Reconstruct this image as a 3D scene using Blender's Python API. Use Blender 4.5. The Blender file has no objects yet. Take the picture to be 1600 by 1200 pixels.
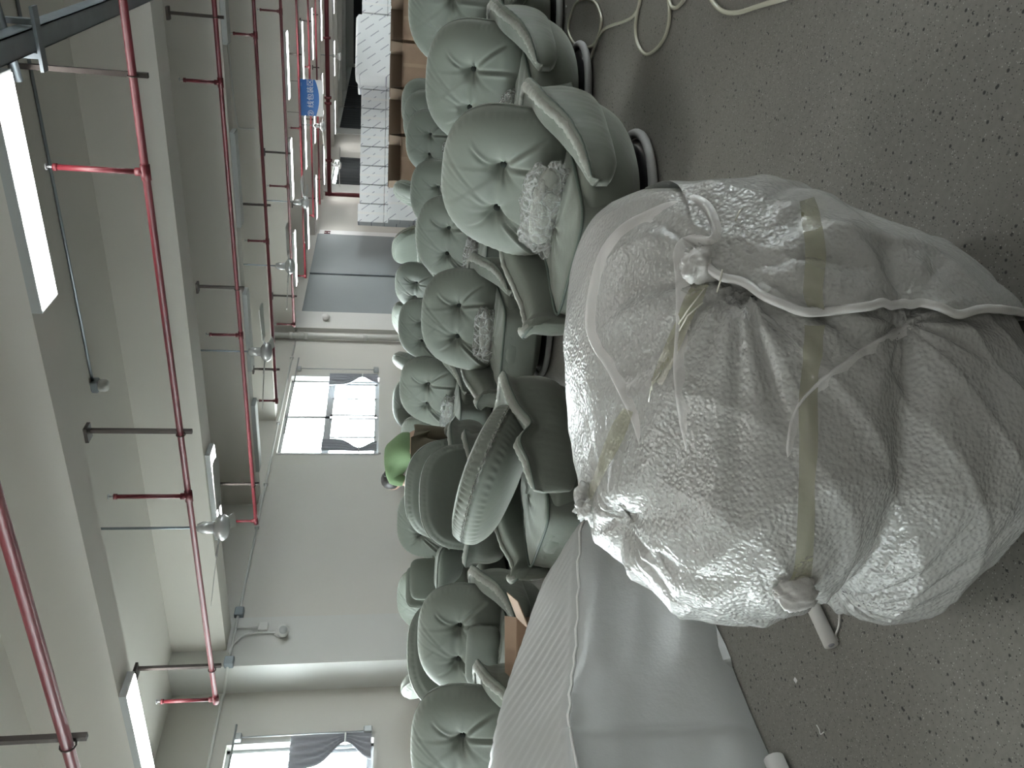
import bpy, math, random
import numpy as np
from mathutils import Vector, Matrix
from mathutils.bvhtree import BVHTree
R = random.Random(7)
sc = bpy.context.scene
COL = sc.collection
PI = math.pi

# ------------------------------------------------------------------ camera
CH = 1.3
cam_d = bpy.data.cameras.new('camera'); cam = bpy.data.objects.new('camera', cam_d); COL.objects.link(cam)
F, PITCH, ROLL, YAW = 1252.3, 0.1651, -0.01789, 0.53856      # the phone was held on its side: frame is turned a quarter
fw = Vector((-math.sin(YAW)*math.cos(PITCH), math.cos(YAW)*math.cos(PITCH), -math.sin(PITCH)))
rt = Vector((math.cos(YAW), math.sin(YAW), 0)); dn = fw.cross(rt)
r2 = rt*math.cos(ROLL)+dn*math.sin(ROLL); d2 = fw.cross(r2)
# frame x runs down (d2), frame y (downwards) runs left (-r2)
mx = Matrix(((d2.x, r2.x, -fw.x, 0), (d2.y, r2.y, -fw.y, 0), (d2.z, r2.z, -fw.z, CH), (0, 0, 0, 1)))
cam.matrix_world = mx
cam_d.sensor_fit = 'HORIZONTAL'; cam_d.sensor_width = 36; cam_d.lens = F/1600*36; cam_d.clip_end = 200; cam_d.clip_start = .05
sc.camera = cam
# ------------------------------------------------------------------ world, exposure
sc.view_settings.view_transform = 'Standard'; sc.view_settings.look = 'None'
sc.view_settings.exposure = 1.0; sc.view_settings.gamma = 1.0; sc.view_settings.use_curve_mapping = False
w = bpy.data.worlds.new('sky'); sc.world = w; w.use_nodes = True
bg = w.node_tree.nodes['Background']; bg.inputs[0].default_value = (.93, .97, 1.0, 1); bg.inputs[1].default_value = 22.0
LAMP = 10.0
sc.cycles.use_denoising = True
sc.cycles.max_bounces = 7; sc.cycles.diffuse_bounces = 4; sc.cycles.glossy_bounces = 3; sc.cycles.transparent_max_bounces = 12
sc.cycles.transmission_bounces = 4; sc.cycles.caustics_reflective = False; sc.cycles.caustics_refractive = False
sc.cycles.sample_clamp_indirect = 4

# ------------------------------------------------------------------ materials
def mat(name, col, rough=.6, metal=0, spec=.5, bump=None, bstr=.3, var=None, sheen=0, coat=0, emit=None, estr=1, alpha=1, trans=0):
    m = bpy.data.materials.new(name); m.use_nodes = True; nt = m.node_tree; b = nt.nodes['Principled BSDF']
    b.inputs['Base Color'].default_value = (*col, 1); b.inputs['Roughness'].default_value = rough
    b.inputs['Metallic'].default_value = metal; b.inputs['Specular IOR Level'].default_value = spec
    b.inputs['Sheen Weight'].default_value = sheen; b.inputs['Coat Weight'].default_value = coat
    b.inputs['Alpha'].default_value = alpha; b.inputs['Transmission Weight'].default_value = trans
    if sheen: b.inputs['Sheen Roughness'].default_value = .45; b.inputs['Sheen Tint'].default_value = (.86, .89, .82, 1)
    if emit: b.inputs['Emission Color'].default_value = (*emit, 1); b.inputs['Emission Strength'].default_value = estr
    tc = nt.nodes.new('ShaderNodeTexCoord')
    if var:        # (scale, amount): cloudy tone variation
        n = nt.nodes.new('ShaderNodeTexNoise'); n.inputs['Scale'].default_value = var[0]; n.inputs['Detail'].default_value = 5
        nt.links.new(tc.outputs['Object'], n.inputs['Vector'])
        mr = nt.nodes.new('ShaderNodeMapRange'); mr.inputs[1].default_value = .3; mr.inputs[2].default_value = .7
        mr.inputs[3].default_value = 1-var[1]; mr.inputs[4].default_value = 1+var[1]
        nt.links.new(n.outputs[0], mr.inputs[0])
        mu = nt.nodes.new('ShaderNodeVectorMath'); mu.operation = 'SCALE'; mu.inputs[0].default_value = col
        nt.links.new(mr.outputs[0], mu.inputs['Scale']); nt.links.new(mu.outputs[0], b.inputs['Base Color'])
    if bump:       # list of (kind, scale, weight)
        prev = None
        for kind, s, wt in bump:
            if kind == 'noise': n = nt.nodes.new('ShaderNodeTexNoise'); n.inputs['Detail'].default_value = 4; out = n.outputs[0]
            elif kind == 'vor': n = nt.nodes.new('ShaderNodeTexVoronoi'); out = n.outputs[0]
            else: n = nt.nodes.new('ShaderNodeTexWave'); n.inputs['Distortion'].default_value = 2.5; n.inputs['Detail'].default_value = 3; n.bands_direction = kind[-1].upper(); out = n.outputs[1]
            n.inputs['Scale'].default_value = s; nt.links.new(tc.outputs['Object'], n.inputs['Vector'])
            bp = nt.nodes.new('ShaderNodeBump'); bp.inputs['Strength'].default_value = bstr; bp.inputs['Distance'].default_value = wt
            nt.links.new(out, bp.inputs['Height'])
            if prev: nt.links.new(prev.outputs[0], bp.inputs['Normal'])
            prev = bp
        nt.links.new(prev.outputs[0], b.inputs['Normal'])
    return m

M = {}
M['ceiling'] = mat('painted_ceiling', (.74, .715, .67), .7, var=(.8, .02))
M['wall'] = mat('painted_wall', (.66, .64, .60), .7, var=(.6, .03), bump=[('noise', 40, .002)])
M['wall_grey'] = mat('grey_paint', (.30, .33, .34), .6, var=(.6, .04))
M['column'] = mat('column_paint', (.66, .66, .64), .6, var=(.7, .03))
M['pipe'] = mat('red_pipe_paint', (.115, .012, .018), .45)
M['steel_dark'] = mat('dark_steel', (.06, .05, .045), .5, metal=.6)
M['galv'] = mat('galvanised_steel', (.30, .34, .37), .45, metal=.7, var=(6, .1))
M['white_plastic'] = mat('white_plastic', (.75, .75, .73), .4)
M['fan'] = mat('fan_enamel', (.62, .63, .63), .25, metal=.3)
M['fan_blade'] = mat('fan_blade', (.50, .50, .48), .35, metal=.3)
M['alu'] = mat('aluminium_frame', (.42, .44, .45), .4, metal=.4)
M['lamp_case'] = mat('lamp_housing', (.48, .50, .50), .5)
M['lamp_on'] = mat('lit_diffuser', (.9, .9, .9), .5, emit=(1, .99, .96), estr=LAMP)
M['lamp_off'] = mat('unlit_diffuser', (.62, .64, .62), .5)
M['curtain'] = mat('grey_curtain', (.42, .43, .48), .8, bump=[('waveY', 9, .01)])
M['dark'] = mat('dark_curtain', (.035, .04, .043), .9)
M['velvet'] = mat('sage_velvet', (.156, .176, .150), .6, sheen=.5, spec=.28, var=(3, .05), bump=[('noise', 22, .006), ('noise', 260, .0008)], bstr=.35)
M['velvet_lit'] = mat('sage_velvet_lit', (.27, .28, .25), .6, sheen=.7, spec=.25, bump=[('noise', 60, .006)], bstr=.5)  # velvet lightened as if catching light: arm lips and bagged pillows
M['button'] = mat('fabric_button', (.018, .024, .02), .9, bump=[('noise', 200, .003)])
M['seam'] = mat('seam_piping', (.10, .13, .11), .7)
M['base_black'] = mat('black_base', (.02, .02, .022), .3)
M['ring_wrap'] = mat('grey_foam_ring', (.33, .34, .335), .6, bump=[('noise', 45, .008)])
M['foam_tube'] = mat('white_foam_tube', (.72, .72, .70), .6)
M['carton'] = mat('brown_cardboard', (.36, .25, .175), .8, var=(5, .06))
M['carton_shade'] = mat('carton_inside_shade', (.16, .115, .08), .9)  # cardboard brown darkened for the shade in open cartons and under flaps
M['tape_brown'] = mat('parcel_tape', (.42, .30, .2), .35)
M['hyd'] = mat('hydrant_red', (.22, .012, .03), .4)
M['skin'] = mat('skin', (.5, .33, .25), .6)
M['shirt'] = mat('green_shirt', (.15, .235, .115), .85, bump=[('noise', 30, .01)])
M['apron'] = mat('brown_cloth', (.10, .085, .055), .9, bump=[('noise', 20, .01)])
M['hair'] = mat('black_hair', (.012, .01, .01), .5)
M['sign_blue'] = mat('sign_blue', (.02, .13, .42), .4)
M['sign_white'] = mat('sign_white', (.75, .76, .76), .4)
M['hose'] = mat('clear_hose', (.52, .52, .42), .22, spec=.8)
M['cable'] = mat('black_cable', (.015, .015, .015), .4)
M['outside'] = mat('yard_paving', (.5, .5, .48), .9)
M['tape'] = mat('yellowed_tape', (.46, .46, .32), .18, spec=.7, alpha=.48, bump=[('noise', 25, .01)])

def film(name, col, alpha, rough, bump, bstr, trl=.35):
    """milky plastic sheet: diffuse + translucent + glossy, partly see-through"""
    m = bpy.data.materials.new(name); m.use_nodes = True; nt = m.node_tree; N = nt.nodes; L = nt.links
    b = N['Principled BSDF']; out = N['Material Output']
    b.inputs['Base Color'].default_value = (*col, 1); b.inputs['Roughness'].default_value = rough; b.inputs['Specular IOR Level'].default_value = .75
    tc = N.new('ShaderNodeTexCoord'); prev = None
    for kind, s, wt in bump:
        if kind == 'noise': n = N.new('ShaderNodeTexNoise'); n.inputs['Detail'].default_value = 4; o = n.outputs[0]
        elif kind == 'vor': n = N.new('ShaderNodeTexVoronoi'); n.feature = 'SMOOTH_F1'; o = n.outputs[0]
        else: n = N.new('ShaderNodeTexWave'); n.inputs['Distortion'].default_value = 4; n.inputs['Detail'].default_value = 3; n.inputs['Detail Scale'].default_value = 2.5; n.bands_direction = kind[-1].upper(); o = n.outputs[1]
        n.inputs['Scale'].default_value = s; L.new(tc.outputs['Object'], n.inputs['Vector'])
        bp = N.new('ShaderNodeBump'); bp.inputs['Strength'].default_value = bstr; bp.inputs['Distance'].default_value = wt
        L.new(o, bp.inputs['Height'])
        if prev: L.new(prev.outputs[0], bp.inputs['Normal'])
        prev = bp
    L.new(prev.outputs[0], b.inputs['Normal'])
    t = N.new('ShaderNodeBsdfTranslucent'); t.inputs[0].default_value = (*col, 1); L.new(prev.outputs[0], t.inputs['Normal'])
    mi = N.new('ShaderNodeMixShader'); mi.inputs[0].default_value = trl; L.new(b.outputs[0], mi.inputs[1]); L.new(t.outputs[0], mi.inputs[2])
    tr = N.new('ShaderNodeBsdfTransparent'); m2 = N.new('ShaderNodeMixShader'); m2.inputs[0].default_value = alpha
    L.new(tr.outputs[0], m2.inputs[1]); L.new(mi.outputs[0], m2.inputs[2]); L.new(m2.outputs[0], out.inputs[0])
    return m
M['foam'] = film('foam_wrap', (.50, .51, .49), 1.0, .27, [('noise', 6, .016), ('vor', 130, .0042), ('noise', 90, .003)], .62, .12)
M['foam2'] = film('foam_wrap_dull', (.46, .475, .465), 1.0, .34, [('noise', 9, .01), ('noise', 90, .002)], .4, .12)
M['foam_edge'] = film('foam_sheet_edge', (.78, .78, .76), 1.0, .35, [('noise', 30, .01)], .4, .2)
def poly_mat():
    m = bpy.data.materials.new('clear_polybag'); m.use_nodes = True; nt = m.node_tree; N = nt.nodes; L = nt.links; b = N['Principled BSDF']
    b.inputs['Base Color'].default_value = (.8, .83, .8, 1); b.inputs['Roughness'].default_value = .1; b.inputs['Specular IOR Level'].default_value = 1
    tc = N.new('ShaderNodeTexCoord'); v = N.new('ShaderNodeTexVoronoi'); v.feature = 'DISTANCE_TO_EDGE'; v.inputs['Scale'].default_value = 13; n = N.new('ShaderNodeTexNoise'); n.inputs['Scale'].default_value = 11; n.inputs['Distortion'].default_value = 2.5
    L.new(tc.outputs['Object'], v.inputs['Vector']); L.new(tc.outputs['Object'], n.inputs['Vector'])
    b1 = N.new('ShaderNodeBump'); b1.inputs['Distance'].default_value = .05; b1.inputs['Strength'].default_value = 1; L.new(n.outputs[0], b1.inputs['Height'])
    b2 = N.new('ShaderNodeBump'); b2.inputs['Distance'].default_value = .02; L.new(v.outputs[0], b2.inputs['Height']); L.new(b1.outputs[0], b2.inputs['Normal']); L.new(b2.outputs[0], b.inputs['Normal'])
    mr = N.new('ShaderNodeMapRange'); mr.inputs[1].default_value = 0; mr.inputs[2].default_value = .10; mr.inputs[3].default_value = .42; mr.inputs[4].default_value = .24; L.new(v.outputs[0], mr.inputs[0])
    tr = N.new('ShaderNodeBsdfTransparent'); mi = N.new('ShaderNodeMixShader'); L.new(mr.outputs[0], mi.inputs[0]); L.new(tr.outputs[0], mi.inputs[1]); L.new(b.outputs[0], mi.inputs[2]); L.new(mi.outputs[0], N['Material Output'].inputs[0])
    return m
M['poly'] = poly_mat()
M['strap'] = mat('shiny_strap', (.8, .8, .7), .15, spec=1)

def glass_mat():
    m = bpy.data.materials.new('window_glass'); m.use_nodes = True; nt = m.node_tree; N = nt.nodes
    for n in list(N):
        if n.type == 'BSDF_PRINCIPLED': N.remove(n)
    t = N.new('ShaderNodeBsdfTransparent'); t.inputs[0].default_value = (.95, .98, .97, 1); g = N.new('ShaderNodeBsdfGlossy'); g.inputs['Roughness'].default_value = .02
    mi = N.new('ShaderNodeMixShader'); mi.inputs[0].default_value = .06
    nt.links.new(t.outputs[0], mi.inputs[1]); nt.links.new(g.outputs[0], mi.inputs[2]); nt.links.new(mi.outputs[0], N['Material Output'].inputs[0])
    return m
M['glass'] = glass_mat()

def floor_mat():
    m = bpy.data.materials.new('ground_concrete'); m.use_nodes = True; nt = m.node_tree; N = nt.nodes; L = nt.links; b = N['Principled BSDF']
    tc = N.new('ShaderNodeTexCoord')
    n1 = N.new('ShaderNodeTexNoise'); n1.inputs['Scale'].default_value = .9; n1.inputs['Detail'].default_value = 4
    n2 = N.new('ShaderNodeTexNoise'); n2.inputs['Scale'].default_value = 60; n2.inputs['Detail'].default_value = 6
    v = N.new('ShaderNodeTexVoronoi'); v.inputs['Scale'].default_value = 55
    v2 = N.new('ShaderNodeTexVoronoi'); v2.inputs['Scale'].default_value = 170
    n3 = N.new('ShaderNodeTexNoise'); n3.inputs['Scale'].default_value = 3.5
    for n in (n1, n2, v, v2, n3): L.new(tc.outputs['Object'], n.inputs['Vector'])
    cr = N.new('ShaderNodeValToRGB'); cr.color_ramp.elements[0].position = .3; cr.color_ramp.elements[1].position = .75
    cr.color_ramp.elements[0].color = (.205, .20, .182, 1); cr.color_ramp.elements[1].color = (.285, .28, .255, 1)
    L.new(n1.outputs[0], cr.inputs[0])
    def speck(src, lo, hi, colr, base, gate=None):
        mr = N.new('ShaderNodeMapRange'); mr.inputs[1].default_value = lo; mr.inputs[2].default_value = hi; mr.inputs[3].default_value = 1; mr.inputs[4].default_value = 0
        L.new(src, mr.inputs[0]); fac = mr.outputs[0]
        if gate:
            g = N.new('ShaderNodeMapRange'); g.inputs[1].default_value = gate[1]; g.inputs[2].default_value = gate[2]; L.new(gate[0], g.inputs[0])
            mu = N.new('ShaderNodeMath'); mu.operation = 'MULTIPLY'; L.new(fac, mu.inputs[0]); L.new(g.outputs[0], mu.inputs[1]); fac = mu.outputs[0]
        mx_ = N.new('ShaderNodeMix'); mx_.data_type = 'RGBA'; L.new(fac, mx_.inputs[0]); L.new(base, mx_.inputs[6]); mx_.inputs[7].default_value = colr
        return mx_.outputs[2]
    sepc = N.new('ShaderNodeSeparateColor'); L.new(v.outputs['Color'], sepc.inputs[0])
    sep2 = N.new('ShaderNodeSeparateColor'); L.new(v2.outputs['Color'], sep2.inputs[0])
    c = speck(v.outputs['Distance'], .18, .30, (.035, .035, .035, 1), cr.outputs[0], (sepc.outputs[0], .72, .8))
    c = speck(v2.outputs['Distance'], .2, .35, (.045, .045, .042, 1), c, (sep2.outputs[0], .62, .72))
    c = speck(v2.outputs['Distance'], .2, .35, (.50, .49, .46, 1), c, (sep2.outputs[1], .78, .86))
    mm = N.new('ShaderNodeMix'); mm.data_type = 'RGBA'; mm.blend_type = 'MULTIPLY'; mm.inputs[0].default_value = .35
    L.new(c, mm.inputs[6]); L.new(n2.outputs[0], mm.inputs[7]); 
    L.new(mm.outputs[2], b.inputs['Base Color'])
    mr = N.new('ShaderNodeMapRange'); mr.inputs[3].default_value = .45; mr.inputs[4].default_value = .65; L.new(n3.outputs[0], mr.inputs[0]); L.new(mr.outputs[0], b.inputs['Roughness'])
    b.inputs['Specular IOR Level'].default_value = .4
    bp = N.new('ShaderNodeBump'); bp.inputs['Strength'].default_value = .15; bp.inputs['Distance'].default_value = .002; L.new(n2.outputs[0], bp.inputs['Height']); L.new(bp.outputs[0], b.inputs['Normal'])
    return m
M['floor'] = floor_mat()

def printed_box_mat():
    m = bpy.data.materials.new('printed_white_carton'); m.use_nodes = True; nt = m.node_tree; N = nt.nodes; L = nt.links; b = N['Principled BSDF']
    tc = N.new('ShaderNodeTexCoord'); mp = N.new('ShaderNodeMapping'); mp.inputs['Rotation'].default_value = (0, math.radians(-52), 0)
    L.new(tc.outputs['Object'], mp.inputs[0]); sx = N.new('ShaderNodeSeparateXYZ'); L.new(mp.outputs[0], sx.inputs[0])
    def wavy(src, freq, duty):
        mu = N.new('ShaderNodeMath'); mu.operation = 'MULTIPLY'; mu.inputs[1].default_value = freq; L.new(src, mu.inputs[0])
        fr = N.new('ShaderNodeMath'); fr.operation = 'FRACT'; L.new(mu.outputs[0], fr.inputs[0])
        lt = N.new('ShaderNodeMath'); lt.operation = 'LESS_THAN'; lt.inputs[1].default_value = duty; L.new(fr.outputs[0], lt.inputs[0]); return lt.outputs[0]
    a = wavy(sx.outputs[2], 5.2, .11); c = wavy(sx.outputs[0], 2.6, .62); d = wavy(sx.outputs[0], 44, .6)
    mu1 = N.new('ShaderNodeMath'); mu1.operation = 'MULTIPLY'; L.new(a, mu1.inputs[0]); L.new(c, mu1.inputs[1])
    mu2 = N.new('ShaderNodeMath'); mu2.operation = 'MULTIPLY'; L.new(mu1.outputs[0], mu2.inputs[0]); L.new(d, mu2.inputs[1])
    mx_ = N.new('ShaderNodeMix'); mx_.data_type = 'RGBA'; L.new(mu2.outputs[0], mx_.inputs[0]); mx_.inputs[6].default_value = (.72, .75, .77, 1); mx_.inputs[7].default_value = (.12, .14, .22, 1)
    L.new(mx_.outputs[2], b.inputs['Base Color']); b.inputs['Roughness'].default_value = .6
    return m
M['print_box'] = printed_box_mat()

# ------------------------------------------------------------------ mesh helpers
class MB:
    def __init__(s): s.v = []; s.f = []
    def add(s, vs, fs):
        o = len(s.v); s.v += [tuple(p) for p in vs]; s.f += [tuple(i+o for i in f) for f in fs]; return s
    def box(s, a, b, bev=0):
        x0, y0, z0 = (min(a[i], b[i]) for i in range(3)); x1, y1, z1 = (max(a[i], b[i]) for i in range(3))
        if not bev:
            return s.add([(x0,y0,z0),(x1,y0,z0),(x1,y1,z0),(x0,y1,z0),(x0,y0,z1),(x1,y0,z1),(x1,y1,z1),(x0,y1,z1)],
                         [(0,3,2,1),(4,5,6,7),(0,1,5,4),(1,2,6,5),(2,3,7,6),(3,0,4,7)])
        c = ((x0+x1)/2, (y0+y1)/2); e = bev; vs = []
        for z, i in ((z0, e), (z0+e, 0), (z1-e, 0), (z1, e)):
            hx, hy = (x1-x0)/2-i, (y1-y0)/2-i; k = e*.7
            for sx, sy in ((-1,-1),(1,-1),(1,1),(-1,1)):
                p = [(sx*hx, sy*(hy-k)), (sx*(hx-k), sy*hy)]
                if sx*sy < 0: p = p[::-1]
                if (sx, sy) in ((-1,-1),(1,1)): pass
                vs += [(c[0]+q[0], c[1]+q[1], z) for q in (p if sx*sy > 0 else p)]
        n = 8; fs = [tuple(range(n))[::-1], tuple(range(3*n, 4*n))]
        for k in range(3):
            for i in range(n): fs.append((k*n+i, k*n+(i+1) % n, (k+1)*n+(i+1) % n, (k+1)*n+i))
        return s.add(vs, fs)
    def tube(s, pts, r, n=10, closed=False, cap=True, flat=1.0):
        P = [Vector(p) for p in pts]; m = len(P); rs = r if hasattr(r, '__len__') else [r]*m; vs = []; fs = []
        up = Vector((0, 0, 1)); T0 = None
        for i in range(m):
            if closed: t = (P[(i+1) % m]-P[i-1]).normalized()
            else: t = (P[min(i+1, m-1)]-P[max(i-1, 0)]).normalized()
            if T0 is None:
                a = t.cross(up);
                if a.length < .1: a = t.cross(Vector((1, 0, 0)))
                a.normalize()
            else: a = (a - t*a.dot(t)).normalized()
            T0 = t; b = t.cross(a)
            for k in range(n):
                an = 2*PI*k/n; vs.append(P[i]+(a*math.cos(an)+b*math.sin(an)*flat)*rs[i])
        for i in range(m if closed else m-1):
            for k in range(n): fs.append((i*n+k, i*n+(k+1) % n, ((i+1) % m)*n+(k+1) % n, ((i+1) % m)*n+k))
        if cap and not closed: fs += [tuple(range(n))[::-1], tuple(range((m-1)*n, m*n))]
        return s.add(vs, fs)
    def lathe(s, c, prof, n=24):
        vs = []; fs = []
        for r, z in prof:
            for k in range(n): a = 2*PI*k/n; vs.append((c[0]+r*math.cos(a), c[1]+r*math.sin(a), c[2]+z))
        for i in range(len(prof)-1):
            for k in range(n): fs.append((i*n+k, i*n+(k+1) % n, (i+1)*n+(k+1) % n, (i+1)*n+k))
        fs += [tuple(range(n))[::-1], tuple(range((len(prof)-1)*n, len(prof)*n))]
        return s.add(vs, fs)
    def build(s, name, m, parent=None, smooth=False, loc=None):
        me = bpy.data.meshes.new(name); me.from_pydata([tuple(p) for p in s.v], [], s.f); me.validate(); me.update()
        if smooth: me.polygons.foreach_set('use_smooth', [True]*len(me.polygons))
        me.materials.append(m); o = bpy.data.objects.new(name, me); COL.objects.link(o)
        if parent: o.parent = parent
        if loc: o.location = loc
        return o
def grid_obj(name, A, m, parent=None, wrap_u=False, wrap_v=False, caps=False):
    """A: array (nu, nv, 3)"""
    nu, nv = A.shape[:2]; fs = []
    for i in range(nu if wrap_u else nu-1):
        for j in range(nv if wrap_v else nv-1):
            a, b = i, (i+1) % nu; c, d = j, (j+1) % nv
            fs.append((a*nv+c, a*nv+d, b*nv+d, b*nv+c))
    if caps: fs += [tuple(range(nv))[::-1], tuple(range((nu-1)*nv, nu*nv))]
    mb = MB(); mb.v = [tuple(p) for p in A.reshape(-1, 3)]; mb.f = fs
    return mb.build(name, m, parent, True)
def tag(o, label=None, cat=None, group=None, kind=None):
    if label: o['label'] = label
    if cat: o['category'] = cat
    if group: o['group'] = group
    if kind: o['kind'] = kind
    return o
def thing(name, label, cat, loc=(0, 0, 0), rz=0, group=None, sc_=1):
    o = bpy.data.objects.new(name, None); COL.objects.link(o); o.location = loc; o.rotation_euler = (0, 0, rz); o.scale = (sc_,)*3
    o.empty_display_size = .1
    return tag(o, label, cat, group)
def struct(o): o['kind'] = 'structure'; return o
def copy_tree(o, parent=None):
    c = o.copy(); COL.objects.link(c)
    if parent: c.parent = parent
    for ch in o.children: copy_tree(ch, c)
    return c
def catmull(P, n):
    P = np.array(P, float); P2 = np.vstack([2*P[0]-P[1], P, 2*P[-1]-P[-2]]); out = []
    for i in range(1, len(P2)-2):
        for t in np.linspace(0, 1, n, endpoint=False):
            a, b, c, d = P2[i-1:i+3]
            out.append(.5*((2*b)+(-a+c)*t+(2*a-5*b+4*c-d)*t*t+(-a+3*b-3*c+d)*t**3))
    out.append(P[-1]); return np.array(out)
def snoise(p, seed=0):
    """cheap smooth 3-D noise on arrays, roughly -1..1"""
    rs = np.random.RandomState(seed); v = 0
    for k in range(7):
        d = rs.normal(size=3); d /= np.linalg.norm(d); v = v+np.sin((p@d)*rs.uniform(.7, 1.5)+rs.uniform(0, 6.28)+.8*np.sin(p@rs.normal(size=3)*.6))
    return v/4.2
def pixel_ray(x, y): return (r2*(600-y)+d2*(x-800)+fw*F).normalized()

# ------------------------------------------------------------------ setting
XL, XR, Y0, Y1, ZC, ZB = -8.0, 13.0, -7.5, 46.0, 3.67, 3.05
fl = struct(MB().box((XL-.75, Y0-.3, -.2), (XR+.3, Y1+.3, 0)).build('floor', M['floor']))
ce = struct(MB().box((XL-.75, Y0-.3, ZC), (XR+.3, Y1+.3, ZC+.2)).build('ceiling', M['ceiling']))
SILL, HEAD = 1.27, 2.93
def window_wall(name, x0, x1, wins, mt, y_a=Y0-.3, y_b=Y1+.3):
    mb = MB(); y = y_a
    for a, b in wins:
        mb.box((x0, y, 0), (x1, a, ZC)); mb.box((x0, a, 0), (x1, b, SILL)); mb.box((x0, a, HEAD), (x1, b, ZC)); y = b
    mb.box((x0, y, 0), (x1, y_b, ZC)); return struct(mb.build(name, mt))
XN = XL-.45        # the near bay's wall sits deeper than the column faces
WN = [(-5.4, -2.9), (-1.1, 1.2), (3.4, 6.03)]  # first two openings are unseen, added to let in more daylight
window_wall('wall_left_near', XN-.24, XN, WN, M['wall'], Y0-.3, 6.8)
WL = [(11.03, 13.53), (25.6, 28.3), (33.0, 36.0), (37.5, 40.5), (41.5, 44.5)]
window_wall('wall_left', XL-.24, XL, WL, M['wall'], 6.8)
WR = [(9, 12.4), (14, 17.4), (20, 23.4)]  # unseen openings, added so daylight brightens the opposite wall
window_wall('wall_right', XR, XR+.24, WR, M['wall'])
WRX = WR
struct(MB().box((XL-.3, Y1, 0), (XR+.3, Y1+.2, ZC)).build('wall_far', M['wall']))
struct(MB().box((XL-.75, Y0-.2, 0), (XR+.3, Y0, ZC)).build('wall_near', M['wall']))
for i, (a, b, zb) in enumerate(((-4.5, -4.2, ZB), (-1.9, -1.55, ZB), (1.2, 1.5, ZB), (3.97, 4.25, ZB), (6.97, 7.33, ZB), (9.75, 10.03, ZB), (12.0, 12.28, ZB), (15.3, 15.65, ZB), (18.2, 18.5, ZB), (21, 21.3, ZB), (24, 24.35, ZB), (27, 27.3, ZB), (30, 30.3, ZB), (33, 33.35, ZB), (36.5, 36.8, ZB), (40, 40.3, ZB))):
    struct(MB().box((XL-.45, a, zb), (XR, b, ZC+.01)).build('trim_%d' % (i+1), M['ceiling']))       # ceiling beams
for i, (a, b) in enumerate(((-1.9, -1.1), (6.73, 7.48), (15.37, 16.15), (24.7, 25.5), (31.9, 32.7))):
    struct(MB().box((XN if i < 2 else XL-.01, a, 0), (XL+.03 if i != 2 else XL+.1, b, ZC)).build('trim_%d' % (i+31), M['column']))  # wall columns
# grey sliding leaves
for i, (a, b) in enumerate(((16.15, 18.28), (18.34, 21.02))):
    d = struct(MB().box((XL, a, 0), (XL+.05, b, 2.98), .01).build('door_%d' % (i+1), M['wall_grey']))
    MB().box((XL+.045, a-.02, .02), (XL+.07, a+.02, 2.98)).build('door_edge', M['galv'], d)
struct(MB().box((XL, 21.06, 0), (XL+.015, 21.4, 2.95)).build('trim_41', mat('door_gap_glow_paint', (.85, .85, .85), .5)))  # white strip painted for light showing through the gap beside the doors
tag(MB().box((XL+.02, 21.1, 2.66), (XL+.03, 21.16, 2.82)).box((XL+.02, 21.24, 2.66), (XL+.03, 21.3, 2.82)).box((XL+.02, 21.1, 2.73), (XL+.03, 21.3, 2.76)).build('wall_notice', M['pipe']), 'small red notice mark at the top of the white strip beside grey doors', 'sign')

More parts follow.
